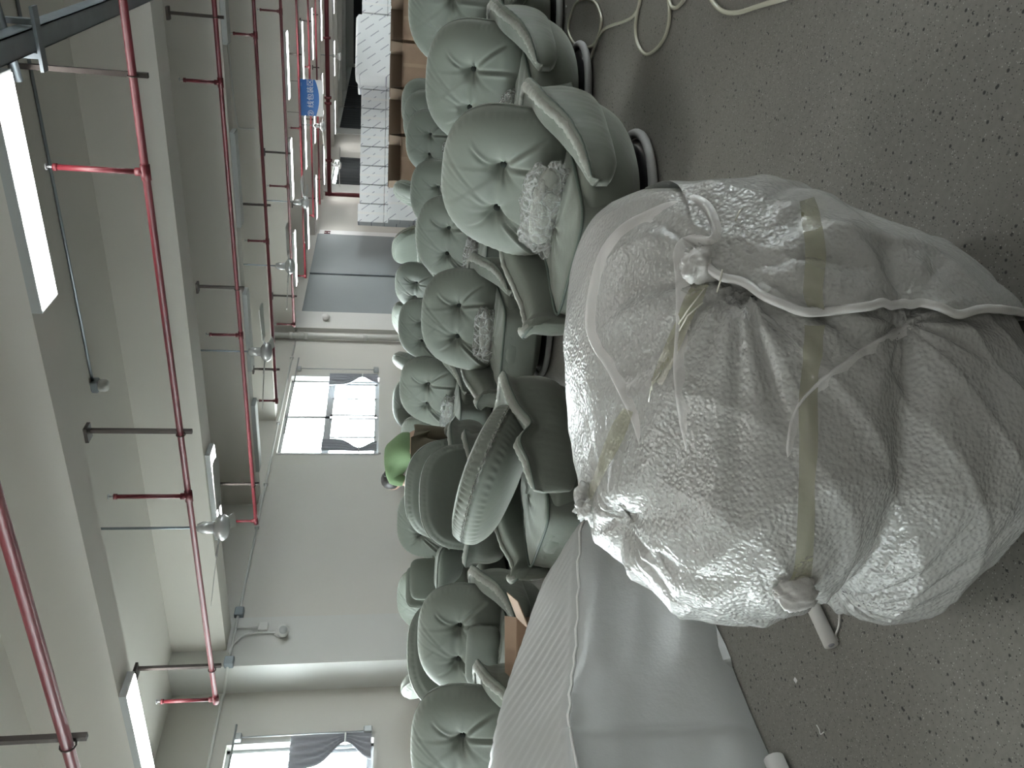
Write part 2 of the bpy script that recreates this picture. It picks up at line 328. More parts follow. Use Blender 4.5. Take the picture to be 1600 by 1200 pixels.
def window(n, a, b, x, s, curt):
    """s=+1: room lies at +x of the wall"""
    fr = MB(); X0, X1 = x-.16*s, x-.10*s; t = .05
    H2 = 2.15
    for (ya, yb, za, zb) in ((a, b, SILL, SILL+t), (a, b, HEAD-t, HEAD), (a, a+t, SILL, HEAD), (b-t, b, SILL, HEAD), (a, b, H2, H2+.08), ((a+b)/2-.035, (a+b)/2+.035, H2, HEAD)):
        fr.box((X0, ya, za), (X1, yb, zb))
    root = struct(fr.build('window_%d' % n, M['alu']))
    g = MB().box((x-.125*s, a+t, H2+.06), (x-.131*s, b-t, HEAD-t)).build('pane', M['glass'], root)
    w_ = (b-a)/2
    for k, (ya, yb, dx) in enumerate(((a+t, a+w_*.52, .10), (a+w_*.5, a+w_+.03, .13), (a+w_+.06, a+w_*1.52, .10), (a+w_*1.5, b-t, .13))):
        sh = MB(); c = .04; xa, xb = x-dx*s, x-(dx+.03)*s
        for q in ((ya, yb, SILL+t, SILL+t+c), (ya, yb, H2-c, H2), (ya, ya+c, SILL+t, H2), (yb-c, yb, SILL+t, H2)):
            sh.box((xa, q[0], q[2]), (xb, q[1], q[3]))
        so = sh.build('sash', M['alu'], root)
        MB().box((x-(dx+.012)*s, ya+c, SILL+t+c), (x-(dx+.018)*s, yb-c, H2-c)).build('pane', M['glass'], so)
    MB().box((x-.22*s, a-.0, SILL-.03), (x+.03*s, b, SILL+.012)).build('window_sill', M['wall'], root)
    for q in ((a-.03, a+.012), (b-.012, b+.03)): MB().box((x-.2*s, q[0], SILL), (x+.012*s, q[1], HEAD)).build('window_reveal', M['column'], root)
    if curt:
        def curtain(y0, y1, tie, lab):
            n_, m_ = 40, 26; A = np.zeros((m_, n_, 3)); ym = y1 if tie > 0 else y0
            for i in range(m_):
                z = SILL+.04+(2.22-SILL-.04)*i/(m_-1); q = (z-SILL)/(2.2-SILL); pin = math.exp(-((q-.36)/.2)**2)
                wd = (1-.72*pin)*(.85+.15*q)
                for j in range(n_):
                    u = j/(n_-1); yy = ym+(y0-y1)*(1-u)*wd if tie > 0 else ym+(y1-y0)*u*wd
                    A[i, j] = (x+s*(.06+.022*math.sin(u*26+q*2)*(1-.4*pin)), yy, z)
            c = grid_obj('curtain', A, M['curtain']); tag(c, lab, 'curtain')
            zt = SILL+.36*(2.2-SILL); yt = ym+(y0-y1)*.14 if tie > 0 else ym+(y1-y0)*.14
            MB().tube([(x+s*.06+.03*math.cos(t), yt+abs(y1-y0)*.15*math.sin(t), zt) for t in np.linspace(0, 2*PI, 14)[:-1]], .012, 6, closed=True).build('tie_band', M['sign_white'], c, True)
        curtain(b-.42, b+.02, 1, 'grey curtain tied in its middle, %s' % curt[0])
        if curt[1]: curtain(a, a+.34, -1, 'grey curtain tied in its middle, %s' % curt[1])
window(1, 3.4, 6.03, XN, 1, ('on the cut-off window by the frame edge', None))
window(2, 11.03, 13.53, XL, 1, ('on the pipe side of the fully seen window', 'on the green-shirt side of the fully seen window'))
for i, (a, b) in enumerate(WN[:2]): window(3+i, a, b, XN, 1, None)  # unseen windows added for daylight
for i, (a, b) in enumerate(WL[1:]): window(7+i, a, b, XL, 1, None)
for i, (a, b) in enumerate(WR): window(20+i, a, b, XR, -1, None)  # added unseen windows on the right
for i, (a, b) in enumerate(((25.5, 28.6), (32.75, 36.4), (36.5, 40.9), (41, 45.9))):
    A = np.array([[(XL+.03+.02*math.sin(u*60), a+(b-a)*u, z) for u in np.linspace(0, 1, 90)] for z in (.3, 2.75 if i == 0 else 2.98)])
    tag(grid_obj('dark_curtain', A, M['dark']), 'dark full-width curtain %s' % ('on the near side of the far white column', 'first beyond the far white column', 'second beyond the far white column', 'last before the far wall')[i], 'curtain')
A = np.array([[(XL+.2+(XR-XL-.4)*u, Y1-.06+.02*math.sin(u*200), z) for u in np.linspace(0, 1, 300)] for z in (.2, 2.9)])
tag(grid_obj('dark_curtain', A, M['dark']), 'long dark curtain closing the far end of the hall', 'curtain')
# wall-top conduit
mb = MB().tube([(XN+.03, 3.2, 3.08), (XN+.03, 6.6, 3.08), (XN+.06, 6.70, 3.06), (XL+.0, 6.71, 3.0), (XL+.06, 6.75, 2.99), (XL+.06, 7.5, 2.99), (XL+.03, 7.55, 2.99), (XL+.03, 16, 2.99)], .016, 8)
c = tag(mb.build('wall_conduit', M['white_plastic'], None, True), 'thin white cable conduit along the top of the window wall', 'conduit')
for y in (9.2, 10.2, 11.9, 14.2): MB().box((XL, y-.02, 2.96), (XL+.055, y+.02, 3.02)).build('clip', M['white_plastic'], c)
for y, ww in ((6.78, .12), (7.55, .14)): MB().box((XL+.0, y-ww/2, 2.93), (XL+.09, y+ww/2, 3.04), .01).build('junction_box', M['galv'], c)
# column devices: square box on conduit, round speaker on bent conduit
o = thing('wall_box', 'small white box hanging on a straight conduit on near column', 'junction box', (XL+.03, 7.29, 2.66))
MB().box((0, -.06, -.06), (.06, .06, .06), .01).build('housing', M['white_plastic'], o); MB().tube([(.03, 0, .06), (.03, 0, .33)], .012, 8).build('conduit', M['white_plastic'], o, True)
o = thing('wall_camera', 'white round camera on a bent conduit on the near column', 'camera', (XL+.03, 7.2, 2.42))
MB().lathe((0, 0, 0), [(.05, 0), (.065, .02), (.05, .07), (.02, .1)], 16).build('bracket', M['white_plastic'], o, True)
b_ = MB().tube([(0, 0, 0), (.12, -.05, -.02)], [.06, .075], 16).build('camera_body', M['white_plastic'], o, True)
MB().tube([(.118, -.049, -.02), (.13, -.054, -.022)], .05, 16).build('lens', M['lamp_case'], o, True)
MB().tube(catmull([(.03, .0, .08), (.03, .0, .32), (.03, -.03, .45), (.03, -.12, .53), (.03, -.2, .57), (.03, -.3, .585)], 5), .012, 8).build('conduit', M['white_plastic'], o, True)
# far speaker on column 2
o = thing('wall_speaker', 'small white cone speaker on the grey side of the middle column', 'speaker', (XL+.1, 15.75, 2.45))
MB().tube([(0, 0, 0), (.1, -.02, -.02)], [.05, .09], 14).build('horn', M['white_plastic'], o, True)
o = tag(MB().tube([(XL+.1, 15.0, 0), (XL+.1, 15.0, 3.67)], .06, 14).build('drain_pipe', M['white_plastic'], None, True), 'white vertical drain pipe beside the middle column', 'pipe')
for z in (1.55, 2.75, 3.05): MB().tube([(XL+.1, 15.0, z), (XL+.1, 15.0, z+.08)], .075, 14).build('pipe_collar', M['white_plastic'], o, True)
# curtain rods
for nm, yv, ya, xw in (('cut-off', 6.08, 3.5, XN), ('fully seen', 13.75, 11.2, XL)):
    o = thing('curtain_rod', 'thin metal curtain rod with a dropper beside the %s window' % nm, 'curtain rod', (xw, yv, 0))
    MB().tube([(.28, 0, 2.81), (.28, ya-yv, 2.81)], .012, 8).build('rod', M['alu'], o, True)
    MB().tube([(.05, 0, 2.82), (.05, 0, 1.34)], .009, 8).build('dropper', M['alu'], o, True)
    MB().box((0, -.045, 2.77), (.08, .045, 2.86), .01).build('bracket', M['alu'], o); MB().box((0, -.04, 1.3), (.1, .04, 1.4), .01).build('end_bracket', M['alu'], o)
# outside ground
struct(MB().box((-60, -40, -.6), (XL-.35, 80, -.5)).build('ground', M['outside']))

# ------------------------------------------------------------------ ceiling lamps
def lamp(x, y, on, label, group=None, z=ZB):
    o = thing('ceiling_light', label, 'ceiling light', (x, y, z), 0, group)
    MB().box((-.575, -.11, -.05), (.575, .11, 0)).build('housing', M['lamp_case'], o)
    MB().box((-.56, -.1, -.056), (.56, .1, -.049)).build('diffuser', M['lamp_on'] if on else M['lamp_off'], o)
    return o
lamp(-1.43, 4.08, 1, 'bright panel light under the nearest beam, nearest the photo corner with the grey tray')
lamp(-5.55, 4.08, 1, 'bright panel light at the window-wall end of the nearest beam')
lamp(-5.7, 7.14, 1, 'bright panel light behind the nearest fan, under the second beam')
for x, s in ((-1.0, 'farthest from the window wall'), (-3.1, 'second from the tray side'), (-5.15, 'with a fan blade in front of it'), (-6.85, 'nearest the window wall')):
    lamp(x, 9.89, 0, 'unlit grey panel light under the third beam, %s' % s)
for ry, nm in ((15.47, 'first'), (18.35, 'second')):
    for x, s in (((-2.75, 'tray-side'), (-4.6, 'middle'), (-6.4, 'wall-side')) if nm == 'first' else ((-2.95, 'tray-side'), (-4.85, 'middle'), (-6.75, 'wall-side'))):
        lamp(x, ry, 1, 'lit strip light, %s one in the %s lit row beyond the blue sign side' % (s, nm), None, ZB-.02)
for ry in (21.15, 24.15, 27.15, 30.15):
    for x in (-1.0, -3.0, -5.0, -7.0):
        lamp(x, ry, 1, 'distant strip light, %s in the %s lit row down the hall' % ({-1.0: 'tray-side one', -3.0: 'second from the tray side', -5.0: 'second from the window wall', -7.0: 'window-wall one'}[x], {21.15: 'third', 24.15: 'fourth', 27.15: 'fifth', 30.15: 'sixth', 33.15: 'seventh', 36.65: 'eighth', 40.15: 'ninth'}[ry]), 'distant strip lights down the hall')
for ry in (-4.35, -1.7, 1.35, 4.08, 7.14, 9.89, 12.14, 15.47, 18.35, 21.15, 24.15, 30.15, 36.65):
    for x in (2.4, 7.5) + ((-2, -6) if ry < 2 else ()):
        lamp(x, ry, 1, 'added unseen panel light brightening the open side of the hall', 'added unseen panel lights')  # unseen lamps added to brighten the hall

# ------------------------------------------------------------------ sprinkler pipes
def pipe_run(y, z, x_end, r, struts, risers, label, ztop=3.62, elbow=True):
    o = thing('sprinkler_pipe', label, 'pipe', (x_end, y, z))
    pts = [(XR-.1-x_end, 0, 0), (.03, 0, 0)]
    MB().tube(pts, r, 12).build('main_pipe', M['pipe'], o, True)
    for x in struts:
        s = MB().box((x-x_end-.012, .03, -.06), (x-x_end+.012, .055, ZB-z if True else 0)).box((x-x_end-.05, -.02, ZB-z-.02), (x-x_end+.05, .06, ZB-z))
        so = s.build('hanger', M['steel_dark'], o)
        MB().tube([(x-x_end, (r+.006)*math.cos(t)+.006, (r+.006)*math.sin(t)) for t in np.linspace(0, 2*PI, 13)[:-1]], .004, 6, closed=True).build('u_bolt', M['steel_dark'], so, True)
    for x, zt in risers:
        x -= x_end; h = zt-z
        ro = MB().tube([(x, 0, 0), (x, 0, h-.05)], r*.72, 10).build('riser', M['pipe'], o, True)
        MB().tube([(x-.04, 0, 0), (x+.04, 0, 0)], r*1.25, 12).tube([(x, 0, 0), (x, 0, .05)], r*1.05, 12).build('tee_joint', M['pipe'], ro, True)
        MB().tube([(x, 0, h-.05), (x, 0, h-.03)], r*.95, 10).build('collar', M['pipe'], ro, True)
        MB().tube([(x, 0, h-.03), (x, 0, h)], .006, 6).tube([(x-.0, 0, h), (x, 0, h+.004)], .018, 8).build('sprinkler_head', M['alu'], ro, True)
    return o
pipe_run(2.2, 2.5, -7.3, .024, (-3.04, -.4), ((-4.9, 2.97),), 'red sprinkler pipe nearest overhead, crossing the ceiling corner')
pipe_run(4.3, 2.5, -5.46, .020, (-.87, -2.98, -5.13), ((-1.34, 2.97), (-3.46, 2.985), (-5.46, 2.93)), 'red sprinkler pipe just behind the nearest beam, three risers')
pipe_run(7.42, 2.67, -6.34, .020, (-.99, -3.42, -5.83), ((-1.5, 3.0), (-3.92, 3.0), (-6.34, 2.97)), 'red sprinkler pipe just behind the second beam')
pipe_run(10.12, 2.745, -6.45, .020, (-3.5, -5.9), ((-1.5, 3.02), (-3.97, 3.02), (-6.4, 3.02)), 'red sprinkler pipe just behind the unlit light row')
pipe_run(12.36, 2.712, -6.3, .020, (-3.45, -5.8), ((-1.5, 3.02), (-3.95, 3.02), (-6.3, 3.02)), 'red sprinkler pipe ending left of the middle column top')
pipe_run(15.75, 2.83, -6.9, .020, (-2.6, -5.4), ((-3.9, 3.04), (-6.9, 3.04)), 'red sprinkler pipe beside the first lit strip row')
pipe_run(18.6, 2.876, -6.6, .020, (-2.4, -4.4, -6.2), ((-3.3, 3.04), (-6.6, 3.04)), 'dark red sprinkler pipe behind the blue hanging sign')
pipe_run(21.4, 2.94, -7.3, .020, (-2.6, -3.8, -5.3, -6.6), (), 'thin dark pipe with hangers just before the thick main')
o = thing('fire_main', 'thick dark red fire main with flanges leading to the hydrant cabinet', 'pipe', (-7.72, 23.7, 0))
MB().tube([(20.5, 0, 2.83), (-.05, 0, 2.83)], .06, 14).build('main_pipe', M['pipe'], o, True)
MB().tube([(0, 0, 2.95), (0, 0, 1.9)], .06, 14).build('drop_pipe', M['pipe'], o, True)
for x in (1.0, 2.6, 2.75, 4.3, 5.6, 7.2): MB().tube([(x-.03, 0, 2.83), (x+.03, 0, 2.83)], .1, 14).build('flange', M['pipe'], o, True)
h = thing('hydrant_cabinet', 'dark red fire hydrant cabinet against the column at the hall side', 'hydrant cabinet', (-7.86, 24.1, .05))
MB().box((-.12, -.5, 0), (.16, .55, 1.82), .01).build('body', M['hyd'], h)
dr = MB().box((.16, -.46, .04), (.175, .51, 1.78)).build('door', M['hyd'], h); MB().box((.175, .38, .9), (.19, .42, 1.1)).build('handle', M['alu'], dr)
MB().box((-.05, -.505, 1.3), (.05, -.5, 1.55)).box((.176, -.12, 1.36), (.18, .12, 1.6)).build('paper_label', M['sign_white'], h)

# ------------------------------------------------------------------ grey cable tray, detector line
o = thing('cable_tray', 'grey steel cable tray crossing the ceiling corner of the photo', 'cable tray', (-.72, 3.2, 2.93))
MB().box((-.05, 0, -.06), (.05, 14, -.054)).box((-.05, 0, -.06), (-.044, 14, .03)).box((.044, 0, -.06), (.05, 14, .03)).build('channel', M['galv'], o)
MB().box((-.14, .98, -.075), (.14, 1.04, -.06)).box((-.085, .99, -.07), (-.06, 1.03, .12)).box((.06, .99, -.07), (.085, 1.03, .12)).build('hanger', M['galv'], o)
MB().tube([(.2, .96, .07), (-.2, 1.05, .07)], .02, 8).build('cross_conduit', M['galv'], o, True)
o = thing('smoke_detector', 'small detector at the end of a ceiling conduit in the first bay', 'smoke detector', (-3.76, 6.15, ZC))
MB().tube([(0, 0, -.012), (3.5, -.04, -.012)], .012, 8).build('conduit', M['galv'], o, True)
MB().box((-.05, -.05, -.06), (.05, .05, 0), .01).build('base_box', M['galv'], o)
MB().lathe((0, 0, -.13), [(.02, 0), (.045, .005), (.055, .03), (.05, .07)], 18).build('sensor', M['white_plastic'], o, True)
tag(MB().tube(catmull([(-1.0, 12.02, 3.66-.2), (-1.0, 11.98, 3.4), (-2.4, 11.98, 3.36), (-2.95, 11.98, 3.33), (-3.02, 11.98, 3.28), (-3.02, 11.98, 3.1)], 6), .012, 8).build('beam_conduit', M['white_plastic'], None, True), 'thin white conduit bent down across the fourth beam face', 'conduit')

# ------------------------------------------------------------------ ceiling fans
def fan(x, y, a0, label, z=2.6, n=3):
    o = thing('ceiling_fan', label, 'ceiling fan', (x, y, z))
    MB().tube([(0, 0, .08), (0, 0, ZC-z)], .011, 8).build('down_rod', M['galv'], o, True)
    MB().lathe((0, 0, ZC-z-.07), [(.03, 0), (.06, .065)], 16).build('canopy', M['fan'], o, True)
    MB().lathe((0, 0, .05), [(.05, 0), (.05, .10), (.032, .14)], 18).build('motor_neck', M['fan'], o, True)
    MB().lathe((0, 0, -.05), [(.03, -.02), (.09, -.005), (.115, .03), (.105, .07), (.06, .1)], 28).build('motor', M['fan'], o, True)
    for k in range(n):
        a = math.radians(a0+k*360/n); c, s = math.cos(a), math.sin(a)
        def P(r, t, z_): return (r*c-t*s, r*s+t*c, z_)
        b = MB()
        for dz in (.004, 0): b.v += [P(.2, -.045, dz+.012), P(.45, -.06, dz+.012), P(.66, -.07, dz+.008), P(.69, -.03, dz), P(.69, .03, dz-.012), P(.66, .06, dz-.018), P(.45, .055, dz-.012), P(.2, .045, dz-.008)]
        b.f = [tuple(range(8)), tuple(range(8, 16))[::-1]]+[(i, i+8, (i+1) % 8+8, (i+1) % 8) for i in range(8)]
        bo = b.build('blade', M['fan_blade'], o)
        MB().tube([P(.08, 0, .0), P(.16, 0, .005), P(.26, 0, .006)], [.016, .014, .02], 6, flat=.5).build('blade_bracket', M['fan'], bo, True)
    return o
fan(-4.74, 5.47, 245, 'nearest white ceiling fan, beside the lit panel of the second beam')
fan(-4.68, 8.46, -12, 'second nearest ceiling fan, above the red pipe towards the window')
fan(-4.72, 11.1, -8, 'third ceiling fan along the line, at the drain pipe side of grey wall')
fan(-4.63, 13.68, 205, 'fourth ceiling fan along the line, before the grey wall leaves')
fan(-4.43, 18.23, 30, 'small distant fan beside the blue hanging sign')
fan(-4.15, 25.44, 200, 'distant fan seen in front of the dark curtains')
fan(-7.2, 24.9, 55, 'distant fan above the hydrant cabinet')

# ------------------------------------------------------------------ hanging sign
def text_mesh(body, size, loc, m, parent, rot=(PI/2, 0, 0), ext=.002, ax='CENTER', name='lettering'):
    cu = bpy.data.curves.new('t', 'FONT'); cu.body = body; cu.size = size; cu.extrude = ext; cu.align_x = ax; cu.align_y = 'CENTER'
    t = bpy.data.objects.new('t', cu); COL.objects.link(t); dg = bpy.context.evaluated_depsgraph_get()
    me = bpy.data.meshes.new_from_object(t.evaluated_get(dg)); bpy.data.objects.remove(t); me.materials.clear(); me.materials.append(m)
    o = bpy.data.objects.new(name, me); COL.objects.link(o); o.location = loc; o.rotation_euler = rot; o.parent = parent; return o
s = thing('hanging_sign', 'blue hanging sign with white Chinese lettering and a curved lower edge', 'sign', (-3.6, 17.0, 2.95))
n = 18; up = [(-.35+.7*i/n) for i in range(n+1)]
arc = lambda x: -.31-.07*(1-(x/.35)**2)
b = MB(); b.v = [(x, 0, 0) for x in up]+[(x, 0, arc(x)) for x in up]+[(x, .02, 0) for x in up]+[(x, .02, arc(x)) for x in up]; k = n+1
for i in range(n): b.f += [(i, i+k, i+k+1, i+1), (2*k+i, 2*k+i+1, 3*k+i+1, 3*k+i), (i+k, i+3*k, i+3*k+1, i+k+1), (i, i+1, 2*k+i+1, 2*k+i)]
b.f += [(0, 2*k, 3*k, k), (n, n+k, n+3*k, n+2*k)]; b.build('blue_panel', M['sign_blue'], s)
b = MB(); b.v = [(x, .006, -.25) for x in up]+[(x, .006, -.46) for x in up]+[(x, .016, -.25) for x in up]+[(x, .016, -.46) for x in up]
for i in range(n): b.f += [(i, i+k, i+k+1, i+1), (2*k+i, 2*k+i+1, 3*k+i+1, 3*k+i), (i+k, i+3*k, i+3*k+1, i+k+1)]
b.build('white_lower_strip', M['sign_white'], s)
text_mesh('② 线包装区', .138, (0, -.003, -.22), M['sign_white'], s)
text_mesh('-------', .03, (.25, -.003, -.04), M['sign_white'], s)
text_mesh('- - - - -', .03, (0, .003, -.42), M['galv'], s)
for x in (-.3, .3): MB().tube([(x, .01, 0), (x, .01, ZC-2.95)], .004, 6).build('wire', M['steel_dark'], s)

# ------------------------------------------------------------------ boxes far behind
xs = [-2.2, -2.85, -3.45, -4.05]
def pbox(x, y, w_, d_, z0, h_, label, group=None, big=False):
    o = thing('printed_box', label, 'box', (x, y, z0), 0, group)
    MB().box((-w_/2, -d_/2, 0), (w_/2, d_/2, h_), .012).build('carton', M['print_box'], o)
    MB().box((-.03, -d_/2-.003, 0), (.03, -d_/2-.0005, h_)).box((-.03, -d_/2, h_), (.03, d_/2, h_+.002)).build('tape_strip', M['sign_white'], o)
    return o
G = 'white printed cartons in the tall stack'
k = 0
d0 = 20.0
rowv = Vector((.858, .513, 0))
xsq = [(-6.55, .62, 1.86), (-6.1, .42, 1.9)]
base = Vector((-4.45, 21.05, 0))
for i in range(-5, 9):
    p = base+Vector((-1.0, -.6, 0)).normalized()*(.47*i)
    top = 1.84 if i >= 0 else (1.93 if i in (-1, -2) else 1.86)
    if i >= 6: top = 1.88
    if i >= 7: continue
    nm = ('box %s' % i)
    h_ = .62
    for lvl in range(3):
        z0 = lvl*h_; hh = h_-.006 if lvl < 2 else top-2*h_
        ln = ('ninth', 'eighth', 'seventh', 'sixth', 'fifth', 'fourth', 'third', 'second', 'first')
        tl = ('top white carton of the long row, %s beyond the wrapped bundle' % ln[8-i] if i >= 0 else 'top white carton, %s from the wrapped bundle on the frame-edge side' % ln[8+i+1]) if lvl == 2 else 'white printed carton in the layers hidden behind the brown cartons'
        o = pbox(p.x, p.y, .45, .46, z0, hh, tl, G if lvl == 2 else 'hidden lower layers of white cartons')
        o.rotation_euler = (0, 0, math.radians(31))
for (px, py, q) in ((-6.65, 19.3, 'upper'), ):
    o = pbox(-6.35, 18.9, .8, .5, 0, 1.15, 'low white carton at the hydrant end of the row'); o.rotation_euler = (0, 0, math.radians(31))
# bundle wrapped in print film
o = thing('wrapped_carton_bundle', 'grey shrink-wrapped bundle of printed cartons standing proud of the row', 'box', (-3.25, 20.9, 0), math.radians(31))
MB().box((-.72, -.4, 0), (.72, .3, 1.97), .06).build('film_cover', M['print_box'], o, True); MB().box((-.7, -.38, 0), (.7, .28, .1)).build('pallet', M['carton'], o)
# open brown cartons
def ocart(x, y, w_, h_, z0, lab, flap=True):
    o = thing('brown_carton', lab, 'box', (x, y, z0), math.radians(31)); d_ = .5; t = .006
    MB().box((-w_/2, -d_/2, 0), (w_/2, -d_/2+t, h_)).box((-w_/2, d_/2-t, 0), (w_/2, d_/2, h_)).box((-w_/2, -d_/2, 0), (-w_/2+t, d_/2, h_)).box((w_/2-t, -d_/2, 0), (w_/2, d_/2, h_)).box((-w_/2, -d_/2, 0), (w_/2, d_/2, t)).build('carton', M['carton'], o)
    if flap:
        for sx in (-1, 1):
            b = MB(); b.v = [(sx*w_/2, -d_/2, h_), (sx*w_/2, d_/2, h_), (sx*(w_/2+.0), d_/2, h_+.19), (sx*(w_/2+.02), -d_/2, h_+.19), (sx*(w_/2-t), -d_/2, h_), (sx*(w_/2-t), d_/2, h_), (sx*(w_/2+.02-t), d_/2, h_+.19), (sx*(w_/2+.02-t), -d_/2, h_+.19)]
            b.f = [(0, 1, 2, 3), (7, 6, 5, 4), (2, 6, 7, 3), (0, 3, 7, 4), (1, 5, 6, 2)]; b.build('flap', M['carton_shade'], o)
        b = MB().box((-w_/2, d_/2-t, h_), (w_/2, d_/2, h_+.2)).build('flap', M['carton_shade'], o)
        MB().box((-w_/2+.02, -d_/2-.09, h_-.005), (w_/2-.02, -d_/2, h_)).build('flap', M['carton'], o)
    MB().box((-.03, -d_/2-.002, 0), (.03, -d_/2, h_)).build('tape_strip', M['tape_brown'], o)
    return o
bx = Vector((-1.80, 14.5, 0)); st = Vector((-.858, -.513, 0))
for i in range(-2, 4):
    p = bx+st*(.76*i)
    w1 = ('beyond the frame edge', 'at the frame edge', 'nearest the frame edge', 'second from the frame edge', 'third from the frame edge', 'last by the near chair backs')[i+2]
    ocart(p.x, p.y, .72, .5, 0, 'closed brown carton in the bottom layer, %s' % w1, False)
    ocart(p.x+.01, p.y, .71, .5, .505, 'open brown carton with raised flaps, %s' % w1)

# ------------------------------------------------------------------ hoses, cable, small floor things
def floor_tube(name, pts, r, m, lab, cat, n=8):
    P = catmull([(x, y, z) for x, y, z in pts], n); return tag(MB().tube(P, r, 8).build(name, m, None, True), lab, cat)
def fl_pt(x, y, z=.012):
    v = pixel_ray(x, y); k = (z-CH)/v.z; return (v.x*k, v.y*k, z)
floor_tube('clear_hose', [fl_pt(*q) for q in ((975, -60), (1000, -20), (990, 25), (945, 45), (925, 72), (900, 70), (888, 45), (900, 5), (925, 0), (938, 20), (938, 45), (925, 85), (917, 110))], .009, M['hose'], 'clear hose looping beside the far chair ring, nearer the chairs', 'hose')
floor_tube('clear_hose', [fl_pt(*q) for q in ((1075, -60), (1078, -20), (1060, 10), (1048, 8), (1043, -20), (1046, 30), (1035, 65), (1012, 85), (997, 70), (993, 40), (1000, 0), (1008, -40))], .009, M['hose'], 'clear hose making a long open loop, in the middle of the floor', 'hose')
floor_tube('clear_hose', [fl_pt(*q) for q in ((1100, -60), (1108, -10), (1125, 15), (1150, 20), (1190, 8), (1260, -12), (1300, -30))], .009, M['hose'], 'short clear hose bend nearest the wrapped bundle side', 'hose')
pts = []
for i in range(60):
    a = i*1.13; pts.append((-.74+.06*math.sin(a*1.7)+.03*math.sin(a*.37), 7.35+i*.018+.16*math.sin(a), .01+.006*(i % 3)))
floor_tube('cable_tangle', pts, .004, M['cable'], 'tangle of thin black cable on the floor at the frame edge', 'cable', 4)
rod = tag(MB().tube([fl_pt(885, 490, .03), fl_pt(906, 585, .03)], .022, 14).build('foam_rod', M['foam_tube'], None, True), 'short white foam rod on the floor behind the wrapped bundle', 'foam tube')
for (x, y, lab) in ((1243, 1063, 'tiny white paper scrap on the floor left of the foam tube'), (885+0, 10, 'small white speck of foam near the black cable')):
    p = fl_pt(x, y, .002); a = MB(); a.add([(p[0]-.008, p[1]-.006, .001), (p[0]+.007, p[1]-.007, .001), (p[0]+.009, p[1]+.006, .004), (p[0]-.005, p[1]+.008, .003), (p[0], p[1], .008)], [(0, 1, 4), (1, 2, 4), (2, 3, 4), (3, 0, 4), (0, 3, 2, 1)]); tag(a.build('paper_scrap', M['sign_white']), lab, 'paper scrap')
floor_tube('thread', [fl_pt(x, y, .004) for x, y in ((1276, 1133), (1280, 1140), (1282, 1147), (1287, 1144))], .0015, M['sign_white'], 'thin white thread on the floor at the lower frame part', 'thread')

# ------------------------------------------------------------------ lounge chair
def rot_x(A, a, c=(0, 0, 0)):
    A = A-np.array(c); y = A[..., 1]*math.cos(a)-A[..., 2]*math.sin(a); z = A[..., 1]*math.sin(a)+A[..., 2]*math.cos(a)
    return np.stack([A[..., 0], y, z], -1)+np.array(c)
def cushion_arrays(w_top, w_bot, h, th, nr=60, ns=264, buttons=((-.135, .02), (.135, .02)), creases=(), seed=1, ruffle=.006, pe=2.7):
    """front grid and back grid (ring, seg, 3); x across, z up, front towards -y"""
    ph = np.linspace(0, 2*PI, ns, endpoint=False); rr = np.concatenate([np.linspace(0, .8, nr//2, endpoint=False), np.linspace(.8, 1, nr-nr//2)])
    c, s = np.cos(ph), np.sin(ph); rad = (np.abs(c)**pe+np.abs(s)**pe)**(-1/pe)
    Rr, C = np.meshgrid(rr, rad*c, indexing='ij'); _, S = np.meshgrid(rr, rad*s, indexing='ij')
    V = Rr*S; U = Rr*C; wv = (w_bot+(w_top-w_bot)*(V*.5+.5)); X = U*wv; Z = V*h
    prof = np.sqrt(np.clip(1-Rr**3.2, 0, 1)); Yf = -th*prof*(.9+.1*(1-V))
    dep = 0
    for bx_, bz in buttons:
        dx, dz = X-bx_, Z-bz; d = np.hypot(dx, dz)+1e-6; a = np.arctan2(dz, dx)
        dep = dep+.055*np.exp(-(d/.045)**2)+.028*np.exp(-(d/.13)**2)
        dep = dep+.0075*np.cos(7*a+2*np.sin(a*3+seed)+(bx_*9))*np.exp(-d/.075)*np.minimum(1, d/.025)
    for (x0, z0, x1, z1, wd, am) in creases:
        dx, dz = x1-x0, z1-z0; L = math.hypot(dx, dz); t = np.clip(((X-x0)*dx+(Z-z0)*dz)/L/L, 0, 1); px, pz = X-(x0+t*dx), Z-(z0+t*dz)
        dist = (px*dz-pz*dx)/L + .02*np.sin(t*3.1); fade = np.sin(np.clip(t*.9+.1, 0, 1)*PI)**.7*np.where(np.hypot(px, pz)-np.abs(dist) < .03, 1, .3)
        dep = dep+am*fade*(np.exp(-(dist/wd)**2)-.6*np.exp(-((dist-wd*1.6)/wd)**2))
    P = np.stack([X, Yf*0, Z], -1)
    dep = dep+.006*snoise(P*9, seed)*prof
    gather = ruffle*.35*np.sin(ph*58+1.5*np.sin(ph*5))[None, :]*np.exp(-((Rr-.95)/.035)**2)
    Yf = Yf+dep*np.minimum(1, prof*1.6)+gather
    front = np.stack([X, Yf, Z], -1)
    profb = np.clip(1-Rr**5, 0, 1)**.5; ruf = 1.7*ruffle*np.abs(np.sin(ph*34+1.2*np.sin(ph*7)))[None, :]**.8*(np.exp(-((Rr-.95)/.05)**2))
    step = .022*(1/(1+np.exp(-(.9-Rr)/.012)))       # flat rear panel stands proud of the gathered rim
    Yb = th*.52*profb+ruf+step+.003*snoise(P*7, seed+3)
    back = np.stack([X, Yb, Z], -1)
    return front, back
